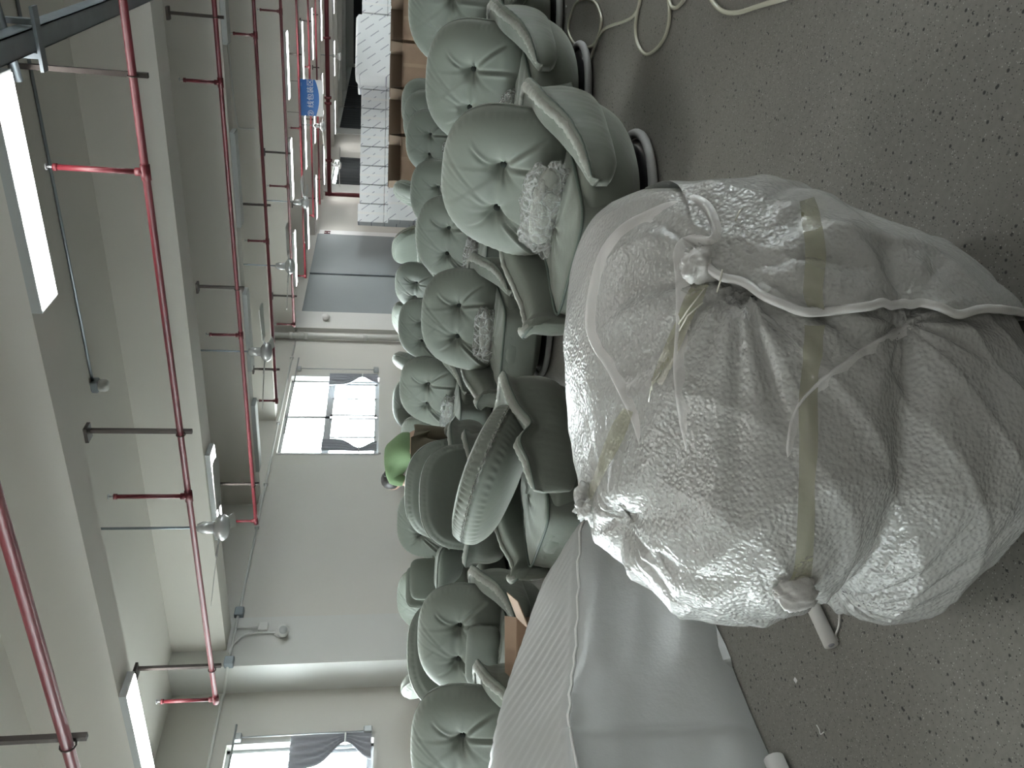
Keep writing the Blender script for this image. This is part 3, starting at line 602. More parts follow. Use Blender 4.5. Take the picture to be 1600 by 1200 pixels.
def cushion_mesh(name, fb, xf, m, parent):
    f, b = fb; f, b = xf(f), xf(b); nr, ns = f.shape[:2]; vs = []; fs = []
    mb = MB()
    for G_, flip in ((f, 0), (b, 1)):
        o = len(mb.v); mb.v += [tuple(G_[0].mean(0))]+[tuple(p) for p in G_[1:].reshape(-1, 3)]
        for j in range(ns):
            q = (o, o+1+j, o+1+(j+1) % ns); mb.f.append(q if flip else q[::-1])
            for i in range(nr-2):
                q = (o+1+i*ns+j, o+1+(i+1)*ns+j, o+1+(i+1)*ns+(j+1) % ns, o+1+i*ns+(j+1) % ns); mb.f.append(q if flip else q[::-1])
        if not flip: of = o+1+(nr-2)*ns
        else: ob = o+1+(nr-2)*ns
    for j in range(ns): mb.f.append((of+j, ob+j, ob+(j+1) % ns, of+(j+1) % ns))
    return mb.build(name, m, parent, True)

def arm_band(parent, lt=.56, rtp=.45):
    ctl = [(-.33, -.52, lt-.03, .05), (-.40, -.50, lt+.02, .09), (-.465, -.39, lt-.03, .15), (-.49, -.22, .525, .17), (-.49, -.04, .56, .17), (-.48, .12, .60, .16), (-.42, .28, .61, .15), (-.25, .41, .58, .12), (0, .445, .56, .11),
           (.25, .41, .58, .12), (.42, .29, .605, .15), (.485, .15, .60, .16), (.50, .04, .57, .17), (.50, -.07, .51, .17), (.505, -.18, rtp+.02, .16), (.50, -.28, rtp-.012, .14), (.49, -.37, rtp-.035, .10), (.475, -.42, rtp-.055, .05)]
    ctl = [(x*.93, y*.97, z, t*.86) for x, y, z, t in ctl]; P = catmull(ctl, 8); n = len(P); sec = [(-.38, 0), (-.2, -.02), (.15, -.02), (.45, .10), (.60, .30), (.64, .50), (.60, .68), (.56, .80), (.66, .90), (.82, .975), (.80, 1.02), (.64, 1.035), (.40, 1.02), (.12, .99), (-.18, .95), (-.36, .86), (-.42, .6), (-.40, .25)]
    S = catmull(sec+[sec[0]], 3)[:-1]; A = np.zeros((n, len(S), 3))
    for i in range(n):
        x, y, zt, t = P[i]; tg = P[min(i+1, n-1)][:2]-P[max(i-1, 0)][:2]; tg /= np.linalg.norm(tg); nx, ny = (-tg[1], tg[0])
        if nx*x+ny*(y+.0) < 0 and abs(y) < .4 or False: pass
        out = np.array([tg[1]*-1, tg[0]]);
        cxy = np.array([x, y]);
        if np.dot(out, cxy-np.array([0, -.05])) < 0: out = -out
        e = min(i, n-1-i)/(n-1); cl = min(1, e/.04+.25); zb = .27+.05*(1-min(1, e/.10))
        for j, (a, b) in enumerate(S):
            rip = 1+.012*math.sin(i*1.9+j*.6)+.01*math.sin(i*.7)
            A[i, j, :2] = cxy+out*(a*t*rip); A[i, j, 2] = zb+(zt-zb)*b
            if i in (0, n-1): A[i, j, 2] = zb+.06+(zt-zb-.09)*b
    grid_obj('arm_wrap', A, M['velvet'], parent, wrap_v=True, caps=True)
    # gathered lip along the top inner edge, colour lightened where it faces light
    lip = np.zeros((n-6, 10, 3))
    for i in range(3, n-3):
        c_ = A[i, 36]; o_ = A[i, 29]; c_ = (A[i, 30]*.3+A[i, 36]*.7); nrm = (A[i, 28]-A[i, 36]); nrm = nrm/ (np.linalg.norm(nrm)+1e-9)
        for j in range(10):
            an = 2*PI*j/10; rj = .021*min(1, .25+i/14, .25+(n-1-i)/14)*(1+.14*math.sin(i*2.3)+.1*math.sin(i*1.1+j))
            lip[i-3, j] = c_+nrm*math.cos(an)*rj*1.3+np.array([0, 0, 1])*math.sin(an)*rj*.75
    grid_obj('arm_trim', lip, M['velvet_lit'], parent, wrap_v=True, caps=True)
    MB().tube([tuple(A[i, 27]+(0, 0, .003)) for i in range(2, n-2)], .0045, 6).build('piping', M['seam'], parent, True)

def body_loft(parent):
    prof = [(.085, .31, .31, -.0), (.10, .36, .35, 0), (.16, .435, .42, -.01), (.24, .485, .465, -.02), (.32, .505, .485, -.025), (.375, .495, .48, -.03), (.40, .44, .44, -.02)]
    P = catmull(prof, 4); ns = 96; A = np.zeros((len(P), ns, 3)); an = np.linspace(0, 2*PI, ns, endpoint=False)
    for i, (z, rx, ry, cy) in enumerate(P):
        e = 2.5; q = (np.abs(np.cos(an))**e+np.abs(np.sin(an))**e)**(-1/e)
        fold = 1+.006*np.sin(an*5+z*9)-.03*np.exp(-(((an-5.45+z*1.6))/.05)**2)*(z < .39)-.03*np.exp(-(((an-3.97-z*1.6))/.05)**2)*(z < .39)
        A[i, :, 0] = rx*q*np.cos(an)*fold; A[i, :, 1] = cy+ry*q*np.sin(an)*fold; A[i, :, 2] = z
    grid_obj('body_shell', A, M['velvet'], parent, wrap_v=True, caps=True)

def seat(parent):
    ns, nz = 72, 16; A = np.zeros((nz+8, ns, 3)); an = np.linspace(0, 2*PI, ns, endpoint=False)
    e = 7; q = (np.abs(np.cos(an))**e+np.abs(np.sin(an))**e)**(-1/e)
    for i in range(nz+8):
        if i < nz: t = i/(nz-1); z = .16+.25*t; r = 1+.05*math.sin(t*PI)-.0*t
        else: t = (i-nz+1)/8; z = .412+.03*(1-(1-t)**2)*1; r = (1-t)*.98+.01
        A[i, :, 0] = .335*q*np.cos(an)*r; A[i, :, 1] = -.17+.325*q*np.sin(an)*r; A[i, :, 2] = z+.004*np.sin(an*9+i)*(i > 4)
    grid_obj('seat_cushion', A, M['velvet'], parent, wrap_v=True, caps=True)
    MB().tube([(.342*a*math.cos(t), -.17+.333*a*math.sin(t), .412) for t, a in zip(an, q)], .007, 6, closed=True).build('piping', M['seam'], parent, True)

def base(parent):
    MB().tube([(.375*math.cos(t), .375*math.sin(t), .034) for t in np.linspace(0, 2*PI, 49)[:-1]], .023, 10, closed=True).build('base_ring', M['ring_wrap'], parent, True)
    MB().lathe((0, 0, .012), [(.05, 0), (.34, 0), (.345, .02), (.30, .045), (.06, .06), (.05, .09)], 36).build('base_plate', M['base_black'], parent, True)

BACKC = (0, .17, .655)
BACK_FB = cushion_arrays(.40, .47, .345, .14, creases=((-.135, .02, -.42, -.30, .012, .022), (-.135, 0, -.34, -.33, .010, .016), (-.14, .0, -.25, -.33, .010, .012), (.135, .02, .20, -.30, .012, .014), (.135, .02, .36, -.18, .012, .014), (.135, .03, .22, .2, .011, .010), (-.13, .02, .12, .02, .02, .006), (-.135, .03, -.28, .16, .012, .007)))
def back_cushion(parent, tilt=-.34, c=BACKC):
    xf = lambda G_: rot_x(G_, tilt)+np.array(c)
    b = cushion_mesh('back_cushion', BACK_FB, xf, M['velvet'], parent)
    for bx_ in (-.135, .135):
        p = xf(np.array([bx_, -.045, .02])); nrm = xf(np.array([bx_, -.075, .02]))
        MB().tube([p, p*.6+nrm*.4, nrm*.6+p*.4], [.018, .018, .011], 12).build('button', M['button'], b, True)
    return b
def make_chair(name='lounge_chair', up=True):
    t = thing(name, 'x', 'armchair')
    base(t); body_loft(t); seat(t); arm_band(t)
    if up: back_cushion(t)
    return t
proto = make_chair()
used = [False]
def chair(x, y, deg, s, label, group=None, tilt=None):
    if not used[0]: o = proto; used[0] = True
    else: o = copy_tree(proto)
    o.location = (x, y, 0); o.rotation_euler = (0, 0, math.radians(deg)); o.scale = (s, s, s)
    tag(o, label, 'armchair', group); return o
GC = 'sage green lounge chairs across the hall'
CH_ = [ # x, y, deg, scale, label
 (-1.27, 3.92, -20, 1.009, 'sage tufted lounge chair nearest the camera, its grey ring base clearly seen'),
 (-1.09, 5.49, -18, 1.037, 'sage lounge chair right behind the nearest one, partly covered by it'),
 (-0.81, 6.70, -25, 1.139, 'sage lounge chair cut by the frame edge near the black cable tangle'),
 (-2.84, 5.61, 4, 0.984, 'sage lounge chair with a ring base, second in the row from the nearest chair'),
 (-2.69, 6.91, -8, 0.994, 'sage lounge chair seen between the two front ring-based chairs'),
 (-2.79, 8.42, -14, 1.009, 'sage lounge chair one row behind, showing one button beside the nearest back'),
 (-2.66, 10.14, -14, 1.028, 'front one of three sage chair backs nested before the brown cartons'),
 (-2.68, 11.32, -14, 1.041, 'middle one of three sage chair backs nested before the brown cartons'),
 (-2.74, 12.46, -14, 1.048, 'rear one of three sage chair backs nested before the brown cartons'),
 (-4.06, 11.95, -60, 1.150, 'rumpled sage chair back standing below the white cartons and hydrant cabinet'),
 (-5.28, 14.00, 150, 1.124, 'far dark chair turned away below the grey wall leaves'),
 (-5.10, 11.07, -20, 1.098, 'sage chair back with two buttons and a pale side, under the grey wall leaves'),
 (-4.85, 9.27, -5, 1.074, 'sage chair back with one button under the middle column'),
 (-6.11, 11.91, -25, 1.119, 'pale chair side peeping over the one-button chair under the middle column'),
 (-6.11, 10.34, -55, 1.121, 'pale lit chair side just below the drain pipe foot'),
 (-4.76, 7.56, -8, 1.082, 'sage lounge chair with a white bag in its seat, below the seen window'),
 (-6.95, 10.80, 10, 1.089, 'small far chair back with a bright rim under the window'),
 (-5.76, 8.02, -30, 1.028, 'dark sage chair turned sideways just before the green-shirt person'),
 (-4.71, 6.01, 205, 1.068, 'pale smooth chair back beside the stooping person'),
 (-6.79, 7.81, 25, 1.050, 'chair back with one button on the bare wall side of the stooping person'),
 (-4.24, 5.24, 221, 0.981, 'chair seen from behind with a gathered rim around its flat rear panel'),
 (-7.04, 6.63, 5, 1.057, 'pale chair back with two buttons near the near column foot'),
 (-4.52, 3.87, 18, 1.001, 'sage lounge chair with a loose pillow on its seat, before the brown box'),
 (-5.51, 4.64, 243, 1.049, 'chair with ruffled rear rim just behind the pillow chair'),
 (-6.30, 5.34, 150, 1.057, 'chair seen sidewise below the white wall next to the cut-off window'),
 (-4.53, 2.97, 16, 1.074, 'sage lounge chair cut by the frame edge opposite the tray corner'),
]
for c_ in CH_: chair(*c_)

# ------------------------------------------------------------------ chair with its back folded forward
fc = thing('folded_chair', 'sage chair with its back folded forward flat over the seat', 'armchair', (-2.80, 3.72, 0), math.radians(-22))
base(fc); body_loft(fc); seat(fc); arm_band(fc, .50, .56)
fc.scale = (1.0, 1.0, 1.0)
FB2 = cushion_arrays(.50, .52, .34, .17, ruffle=.016, buttons=(), seed=5, pe=2.4)
cushion_mesh('back_cushion', FB2, lambda G_: rot_x(G_, 1.12)+np.array((0, -.06, .67)), M['velvet'], fc)
tag(fc.children[0], None)

# ------------------------------------------------------------------ bags, pillows
def blob(name, c, r, m, parent=None, seed=1, amp=.25, fr=3, nu=40, nv=64, pe=2.4, rz=0):
    th = np.linspace(.02, PI-.02, nu); ph = np.linspace(0, 2*PI, nv, endpoint=False); T, P = np.meshgrid(th, ph, indexing='ij')
    X = np.stack([np.sin(T)*np.cos(P), np.sin(T)*np.sin(P), np.cos(T)], -1); q = (np.abs(X)**pe).sum(-1)**(-1/pe); X = X*q[..., None]
    n = snoise(X*fr, seed)+.6*np.abs(snoise(X*fr*2.3, seed+1))+.35*np.abs(snoise(X*fr*5, seed+2)); X = X*(1+amp*(n-.4))[..., None]
    X = X*np.array(r); ca, sa = math.cos(rz), math.sin(rz); X = np.stack([X[..., 0]*ca-X[..., 1]*sa, X[..., 0]*sa+X[..., 1]*ca, X[..., 2]], -1)+np.array(c)
    return grid_obj(name, X, m, parent, wrap_v=True, caps=True)
def bag(x, y, z, deg, s, label, seed):
    o = thing('plastic_bag', label, 'plastic bag', (x, y, z), math.radians(deg))
    blob('film', (0, 0, 0), (.24*s, .055*s, .085*s), M['poly'], o, seed, .38, 2.6, 44, 90)
    blob('pillow', (0, 0, -.01), (.19*s, .035*s, .06*s), M['velvet_lit'], o, seed+5, .06, 2, 16, 24); return o
def seat_pt(i, dx, dy, z):
    x, y, deg, s = CH_[i][:4]; a = math.radians(deg); return (x+s*(dx*math.cos(a)-dy*math.sin(a)), y+s*(dx*math.sin(a)+dy*math.cos(a)), z*s)
for i, dx, dz, s, lab in ((0, .08, .51, 1.15, 'crumpled clear plastic bag in the seat of the nearest chair'), (1, -.08, .49, .8, 'crumpled plastic bag in the seat right behind the nearest chair'), (2, -.05, .49, .8, 'plastic bag in the seat of the chair cut by the frame edge'),
                      (3, .02, .50, .95, 'crumpled plastic bag in the seat of the second ring-based chair'), (4, -.05, .49, .85, 'plastic bag in the seat between the two ring-based chairs'), (15, -.05, .49, .85, 'bright plastic bag in the seat below the seen window'), (6, 0, .49, .8, 'glinting plastic bag in the nest of three chairs')):
    p = seat_pt(i, dx, -.12, dz); bag(*p, CH_[i][2]+4, s, lab, 11+i)
def pillow(x, y, z, deg, tiltx, w_, h_, t_, label, seed=1, crn=6):
    o = thing('loose_cushion', label, 'cushion', (x, y, z), math.radians(deg))
    fb = cushion_arrays(w_, w_, h_, t_, 26, 80, (), (), seed, .004, 5.0)
    cushion_mesh('cover', fb, lambda G_: rot_x(G_, tiltx), M['velvet'], o); return o
p = seat_pt(22, 0, -.07, .545); pillow(p[0], p[1], p[2], 18, -.25, .235, .12, .05, 'small loose lumbar pillow standing in the seat of the chair behind the brown box')
pillow(-5.42, 5.5, .80, 40, .3, .19, .19, .06, 'upright square cushion in the pile beside the gathered-rim chair')
pillow(-5.25, 5.52, .62, 10, .9, .24, .2, .07, 'pale cushion lying in the pile beside the gathered-rim chair', 3)
pillow(-5.62, 5.6, .84, 60, .1, .2, .17, .04, 'grey green cushion at the wall end of the cushion pile', 5)
o = thing('cushion_pile_chair', 'low chair body carrying the pile of loose cushions', 'armchair', (-5.62, 5.72, 0), math.radians(-60), None, .8); body_loft(o); base(o)
o = thing('cardboard_box', 'brown cardboard box with folded-out flaps beyond the second wrapped bundle', 'box', (-3.72, 3.05, 0), math.radians(38))
MB().box((-.25, -.2, 0), (.25, -.193, .45)).box((-.25, .193, 0), (.25, .2, .45)).box((-.25, -.2, 0), (-.243, .2, .45)).box((.243, -.2, 0), (.25, .2, .45)).box((-.25, -.2, 0), (.25, .2, .006)).build('carton', M['carton'], o)
for a_, b_, c_, d_ in (((-.25, .2, .45), (.25, .2, .45), (.24, .33, .50), (-.24, .33, .50)), ((.25, -.2, .45), (.25, .2, .45), (.40, .19, .51), (.40, -.19, .51)), ((-.25, -.2, .45), (-.25, .2, .45), (-.33, .19, .53), (-.33, -.19, .53))):
    mb = MB(); mb.v = [a_, b_, c_, d_]+[(q[0], q[1], q[2]+.006) for q in (a_, b_, c_, d_)]; mb.f = [(3, 2, 1, 0), (4, 5, 6, 7), (0, 1, 5, 4), (1, 2, 6, 5), (2, 3, 7, 6), (3, 0, 4, 7)]; mb.build('flap', M['carton'], o)

# ------------------------------------------------------------------ stooping person
def skin_mesh(name, V, E, Rr, m, parent, sub=2):
    me = bpy.data.meshes.new(name); me.from_pydata(V, E, []); o = bpy.data.objects.new(name, me); COL.objects.link(o)
    md = o.modifiers.new('s', 'SKIN'); md.use_smooth_shade = True
    for i, r in enumerate(Rr): me.skin_vertices[0].data[i].radius = r if hasattr(r, '__len__') else (r, r)
    me.skin_vertices[0].data[0].use_root = True
    s_ = o.modifiers.new('u', 'SUBSURF'); s_.levels = s_.render_levels = sub
    bpy.context.view_layer.update(); dg = bpy.context.evaluated_depsgraph_get(); m2 = bpy.data.meshes.new_from_object(o.evaluated_get(dg))
    bpy.data.objects.remove(o); m2.materials.clear(); m2.materials.append(m); m2.polygons.foreach_set('use_smooth', [True]*len(m2.polygons))
    o = bpy.data.objects.new(name, m2); COL.objects.link(o); o.parent = parent; return o
pr = thing('person', 'person in a green shirt and brown trousers stooping over chairs, black hair', 'person', (-4.80, 6.68, 0), math.radians(-14))
# local -x = towards the photo's window-wall side; hips at x=.12, head at x=-.42
V = [(.10, 0, .93), (.04, 0, 1.02), (-.10, 0, 1.12), (-.24, 0, 1.15), (-.33, -.01, 1.13), (-.40, -.02, 1.13),
     (.13, -.10, .88), (.14, -.11, .48), (.16, -.11, .08), (.06, -.13, .03), (.13, .10, .88), (.10, .11, .48), (.14, .11, .08), (.04, .13, .03),
     (-.24, -.17, 1.12), (-.30, -.22, .86), (-.42, -.18, .66), (-.24, .17, 1.12), (-.32, .22, .86), (-.44, .16, .66)]
E_ = [(0, 1), (1, 2), (2, 3), (3, 4), (4, 5), (0, 6), (6, 7), (7, 8), (8, 9), (0, 10), (10, 11), (11, 12), (12, 13), (3, 14), (14, 15), (15, 16), (3, 17), (17, 18), (18, 19)]
skin_mesh('body', V, E_, [.08, .08, .10, .10, .055, .05, .09, .06, .045, .04, .09, .06, .045, .04, .055, .042, .03, .055, .042, .03], M['skin'], pr)
skin_mesh('green_shirt', [(.15, 0, .92)]+V[1:4]+[V[14], V[17], (-.27, -.20, 1.0), (-.28, .20, 1.0)], [(0, 1), (1, 2), (2, 3), (3, 4), (3, 5), (4, 6), (5, 7)], [.165, .165, .165, .14, .08, .08, .07, .07], M['shirt'], pr)
skin_mesh('trousers', [(.07, 0, .99), (.13, -.10, .86), (.14, -.11, .48), (.16, -.11, .10), (.13, .10, .86), (.10, .11, .48), (.14, .11, .10)], [(0, 1), (1, 2), (2, 3), (0, 4), (4, 5), (5, 6)], [.172, .12, .085, .07, .12, .085, .07], M['apron'], pr)
hd = blob('head', (-.47, -.02, 1.135), (.105, .08, .095), M['skin'], pr, 3, .02, 1.5, 20, 28, 2.2)
blob('hair', (-.452, -.02, 1.155), (.112, .09, .098), M['hair'], pr, 4, .06, 2, 22, 30, 2.2)
blob('hair_knot', (-.36, -.02, 1.20), (.035, .035, .03), M['hair'], pr, 6, .05, 2, 10, 14)
for s_ in (-1, 1):
    mb = MB()
    for k, L in enumerate((.06, .07, .075, .065)): mb.tube(catmull([(-.43, s_*.17+(k-1.5)*.018, .66), (-.445, s_*.17+(k-1.5)*.019, .62), (-.455, s_*.17+(k-1.5)*.02, .62-L*.6)], 3), .008, 6)
    mb.tube([(-.42, s_*.15, .66), (-.46, s_*.14, .63), (-.48, s_*.14, .60)], .009, 6); mb.build('fingers', M['skin'], pr, True)

# ------------------------------------------------------------------ big foam-wrapped bundle in the foreground
RV, FV = np.array([rt.x, rt.y, 0]), np.array([-math.sin(YAW), math.cos(YAW), 0])
TAB = catmull([(.005, -.42, .30, 1.31, 2.0), (.05, -.475, .325, 1.29, 2.0), (.12, -.505, .335, 1.27, 2.0), (.20, -.505, .345, 1.265, 2.0), (.29, -.47, .355, 1.27, 2.0), (.37, -.425, .385, 1.30, 2.02), (.45, -.465, .405, 1.28, 2.04),
               (.56, -.50, .42, 1.31, 2.06), (.66, -.47, .44, 1.40, 2.10), (.73, -.40, .45, 1.52, 2.13), (.78, -.29, .42, 1.66, 2.13), (.81, -.13, .34, 1.79, 2.08), (.82, .0, .22, 1.88, 2.0), (.822, .10, .12, 1.93, 1.95)], 14)
ns, nz = 420, len(TAB)
an = np.linspace(0, 2*PI, ns, endpoint=False); e = (1.12+1.22*np.clip(TAB[:, :1]/.40, 0, 1)); q = (np.abs(np.cos(an))**e+np.abs(np.sin(an))**e)**(-1/e)
T_ = TAB[:, :, None]; sc_ = (T_[:, 1]+T_[:, 2])/2; sh = (T_[:, 2]-T_[:, 1])/2; tc_ = (T_[:, 3]+T_[:, 4])/2; th_ = (T_[:, 4]-T_[:, 3])/2
S_ = sc_+sh*q*np.cos(an); TT = tc_+th_*q*np.sin(an); Zz = np.repeat(TAB[:, :1], ns, 1)
W = S_[..., None]*RV+TT[..., None]*FV+Zz[..., None]*np.array([0, 0, 1])
def knot(s, t, z): return s*RV+t*FV+np.array([0, 0, z])
def add_knot(W, K, n, amp, rad, pinch, prad, seed):
    d = W-K; dist = np.linalg.norm(d, axis=-1); nrm = (K-np.array([*(RV*.0+FV*1.68)[:2], .35])); nrm /= np.linalg.norm(nrm)
    u = np.cross(nrm, [0, 0, 1]); u /= np.linalg.norm(u); v = np.cross(nrm, u); a = np.arctan2(d@v, d@u)
    h = np.abs(np.sin(n*a*.5+seed+1.2*np.sin(a*2+seed)))**.7-.5+.5*np.sin(n*1.7*a+seed)*.4
    return amp*h*np.exp(-dist/rad)*np.minimum(1, dist/.03)-pinch*np.exp(-(dist/prad)**2)
C0 = FV*1.68+np.array([0, 0, .35])
NR = W-C0; NR[..., 2] *= .7; NR /= np.linalg.norm(NR, axis=-1)[..., None]
K1, K2, K3, K4 = knot(.19, 1.42, .62), knot(-.46, 1.55, .36), knot(-.30, 1.72, .74), knot(.14, 1.27, .36)
disp = add_knot(W, K1, 13, .034, .20, .05, .04, .3)+add_knot(W, K2, 17, .036, .17, .05, .05, 1.1)+add_knot(W, K3, 11, .028, .14, .05, .06, 2.0)+add_knot(W, K4, 9, .022, .16, .012, .05, 4)
X_ = W@RV; Y_ = W@FV; Zt = W[..., 2]
for (a1, b1, fr, am, sd) in ((1.0, .8, 15, .012, 1), (.9, -1.1, 21, .008, 2), (.3, 1, 33, .005, 3), (1, .2, 9, .016, 5)):
    g = np.sin((X_*a1+Zt*b1+Y_*.5)*fr+1.8*snoise(W*4, sd)+sd); disp = disp+am*(1-np.abs(g))**1.5*(0.55+.6*snoise(W*3, sd+9))
disp = disp+.008*snoise(W*7, 21)+.0012*snoise(W*26, 22)
disp = disp*np.clip((Zz-.0)/.06, 0, 1)*np.clip((.825-Zz)/.05, .3, 1)
belt = np.exp(-((Zz-.37)/.028)**2); disp = disp-.012*belt
SIL = W+NR*disp[..., None]
SIL[..., 2] = np.maximum(SIL[..., 2], .004)
bw = thing('wrapped_chair_bundle', 'large foam-wrapped and taped chair bundle filling the foreground', 'wrapped furniture', (0, 0, 0))
body = grid_obj('foam_wrap', SIL, M['foam'], bw, wrap_v=True, caps=True)
bvh = BVHTree.FromPolygons([Vector(p) for p in SIL.reshape(-1, 3)], [tuple(p.vertices) for p in body.data.polygons])
CO = Vector((0, 0, CH))
def on_surf(x, y, off=.004, tree=None):
    l, n_, i_, d_ = (tree or bvh).ray_cast(CO, pixel_ray(x, y))
    if l is None: return None
    if n_.dot(l-CO) > 0: n_ = -n_
    return l+n_*off, n_
def surf_line(px, off=.004, n=6, tree=None):
    out = []
    for x, y in catmull(px, n):
        r_ = on_surf(x, y, off, tree)
        if r_: out.append(tuple(r_[0]))
    o2 = np.array(out)
    for _ in range(2):
        if len(o2) > 2: o2[1:-1] = (o2[:-2]+2*o2[1:-1]+o2[2:])/4
    return [tuple(p) for p in o2]
def ribbon(name, px, wd, m, parent, off=.004, n=8, cols=7, tree=None):
    P = catmull(px, n); rows = []
    for i in range(len(P)):
        t = P[min(i+1, len(P)-1)]-P[max(i-1, 0)]; t = t/np.linalg.norm(t); nn = np.array([-t[1], t[0]]); w_ = wd if not hasattr(wd, '__len__') else np.interp(i/(len(P)-1), np.linspace(0, 1, len(wd)), wd)
        row = [on_surf(*(P[i]+nn*w_*(k/(cols-1)-.5)), off, tree) for k in range(cols)]
        if all(row): rows.append([tuple(r_[0]) for r_ in row])
    A = np.array(rows)
    for _ in range(2): A[1:-1] = (A[:-2]+2*A[1:-1]+A[2:])/4
    return grid_obj(name, A, m, parent)
ribbon('tape_belt', [(1228, 928), (1248, 905), (1256, 860), (1260, 780), (1264, 700), (1262, 620), (1268, 560), (1272, 510)], [34, 30, 26, 26, 27, 28, 28, 30], M['tape'], bw, .006)
ribbon('tape_belt', [(921, 782), (938, 745), (955, 705), (972, 668), (985, 640)], [10, 14, 22, 26, 18], M['tape'], bw, .006)
ribbon('tape_belt', [(1030, 600), (1048, 560), (1072, 500), (1090, 460), (1104, 432)], [20, 24, 26, 24, 20], M['tape'], bw, .007)
def fold(px, wd, h, side=1, n=7, cols=9, tree=None, m='foam'):
    """a turned-over film edge: rises gently on one side, drops sharply on the other"""
    P = catmull(px, n); rows = []; L = len(P)
    for i in range(L):
        t = P[min(i+1, L-1)]-P[max(i-1, 0)]; t = t/np.linalg.norm(t); nn = np.array([-t[1], t[0]])*side; tp = min(1, i/(L*.18), (L-1-i)/(L*.18))
        row = []
        for k in range(cols):
            u = k/(cols-1); r_ = on_surf(*(P[i]+nn*wd*(u-.85)), 0, tree)
            if not r_: row = None; break
            hh = h*tp*(u/.82)**1.8 if u <= .82 else h*tp*(1-((u-.82)/.18)**1.3)-.002
            row.append(r_[0]+r_[1]*(hh-.0012))
        if row: rows.append([tuple(r_) for r_ in row])
    if len(rows) < 4: return
    A_ = np.array(rows)
    for _ in range(3): A_[1:-1] = (A_[:-2]+2*A_[1:-1]+A_[2:])/4
    return grid_obj('folded_edge', A_, M[m], bw)
# overlapping sheet on the open-floor side
rows = []
edge = catmull([(1100, 405), (1112, 432), (1128, 450), (1160, 462), (1195, 474), (1235, 492), (1262, 499), (1310, 497), (1352, 489), (1400, 488), (1440, 487), (1478, 503), (1520, 494), (1560, 495), (1590, 500)], 5)
# the sheet: a second skin, from the visible edge round the open-floor side
E3 = [on_surf(x, y, .0) for x, y in edge]; E3 = [r_[0] for r_ in E3 if r_]
ez = np.array([p.z for p in E3]); es = np.array([p.dot(Vector(RV)) for p in E3]); o_ = np.argsort(ez); ez, es = ez[o_], es[o_]
mid = SIL.copy(); rowsA = []
for j in range(nz):
    z = TAB[j, 0]
    if z > ez[-1]-.004: continue
    s_e = np.interp(z, ez, es); front_ = [(k_, SIL[j, k_]@RV) for k_ in range(ns) if an[k_] > PI]
    k0 = next((k_ for k_, s_ in front_ if s_ > s_e), None)
    if k0 is None: continue
    ks = [int(v_) % ns for v_ in np.linspace(k0, ns+60, 90)]
    nr_ = NR[j, ks]; lift = .007+.006*np.exp(-np.linspace(0, 6, 90))[:, None]
    base_ = (W[j, ks]+NR[j, ks]*(disp[j, ks]*.55)[:, None])
    rowsA.append(np.where((disp[j, ks]*.45 > .0)[:, None], SIL[j, ks], base_)+nr_*(lift+.010))
A = np.array(rowsA)
for _ in range(3): A[1:-1] = (A[:-2]+2*A[1:-1]+A[2:])/4
A[..., 2] = np.maximum(A[..., 2], .006)
grid_obj('overlap_sheet', A, M['foam'], bw)
ed = [tuple(A[i, 0]+NR[5, 0]*0) for i in range(len(A))]
MB().tube(ed, .0085, 8, flat=.8).build('rolled_edge', M['foam_edge'], bw, True)
tree2 = BVHTree.FromPolygons([Vector(p) for p in np.concatenate([SIL.reshape(-1, 3), A.reshape(-1, 3)])], [tuple(p.vertices) for p in body.data.polygons]+[(SIL.shape[0]*ns+i*90+j, SIL.shape[0]*ns+i*90+j+1, SIL.shape[0]*ns+(i+1)*90+j+1, SIL.shape[0]*ns+(i+1)*90+j) for i in range(len(A)-1) for j in range(89)])
for px, wd_, hh_, sd_ in (([(1072, 312), (1085, 314), (1100, 325), (1110, 345), (1114, 365), (1108, 372), (1085, 368), (1065, 376), (1056, 395), (1058, 430), (1060, 480), (1058, 540), (1056, 600), (1062, 660), (1072, 720)], 22, .013, 1),
              ([(1068, 310), (1040, 317), (1000, 337), (969, 357), (945, 385), (930, 421), (920, 470), (918, 510), (930, 545), (950, 575), (975, 625), (992, 670), (1000, 720)], 20, .011, 1),
              ([(1180, 488), (1205, 503), (1230, 523), (1250, 542), (1262, 560)], 14, .010, 1), ([(1420, 505), (1370, 532), (1320, 565), (1275, 600), (1245, 635), (1232, 680), (1228, 720)], 18, .012, 1),
              ([(884, 670), (905, 705), (932, 745), (950, 775), (985, 815), (1030, 870), (1070, 925)], 20, .005, -1)):
    fold(px, wd_, hh_, sd_, tree=tree2, m='foam_edge' if hh_ > .0105 else 'foam')
ribbon('tape_belt', [(1274, 488), (1270, 450), (1273, 400), (1268, 350), (1258, 315)], [28, 30, 32, 30, 24], M['tape'], bw, .006, tree=tree2)
# knot of gathered film
kb = on_surf(1098, 412, .012)[0]; blob('gathered_knot', tuple(kb), (.035, .03, .032), M['foam_edge'], bw, 8, .35, 2.5, 30, 40)
kb = on_surf(1240, 922, .004)
if kb: blob('gathered_knot', tuple(kb[0]), (.03, .03, .045), M['foam_edge'], bw, 12, .3, 3, 30, 40)
kb = on_surf(922, 790, .0)
if kb: blob('gathered_knot', tuple(kb[0]), (.05, .035, .035), M['foam'], bw, 15, .4, 2.5, 30, 44)
for p_, q_ in (((1147, 357), (1163, 334)), ((1119, 452), (1128, 432)), ((1066, 502), (1106, 456)), ((1072, 520), (1100, 470)), ((1024, 628), (1043, 585)), ((1030, 612), (1040, 592))):
    a_, b_ = on_surf(*p_, .016, tree2), on_surf(*q_, .016, tree2)
    if a_ and b_: MB().tube([a_[0], (a_[0]+b_[0])/2+a_[1]*.008, b_[0]], .0016, 6).build('shiny_strap', M['strap'], bw, True)
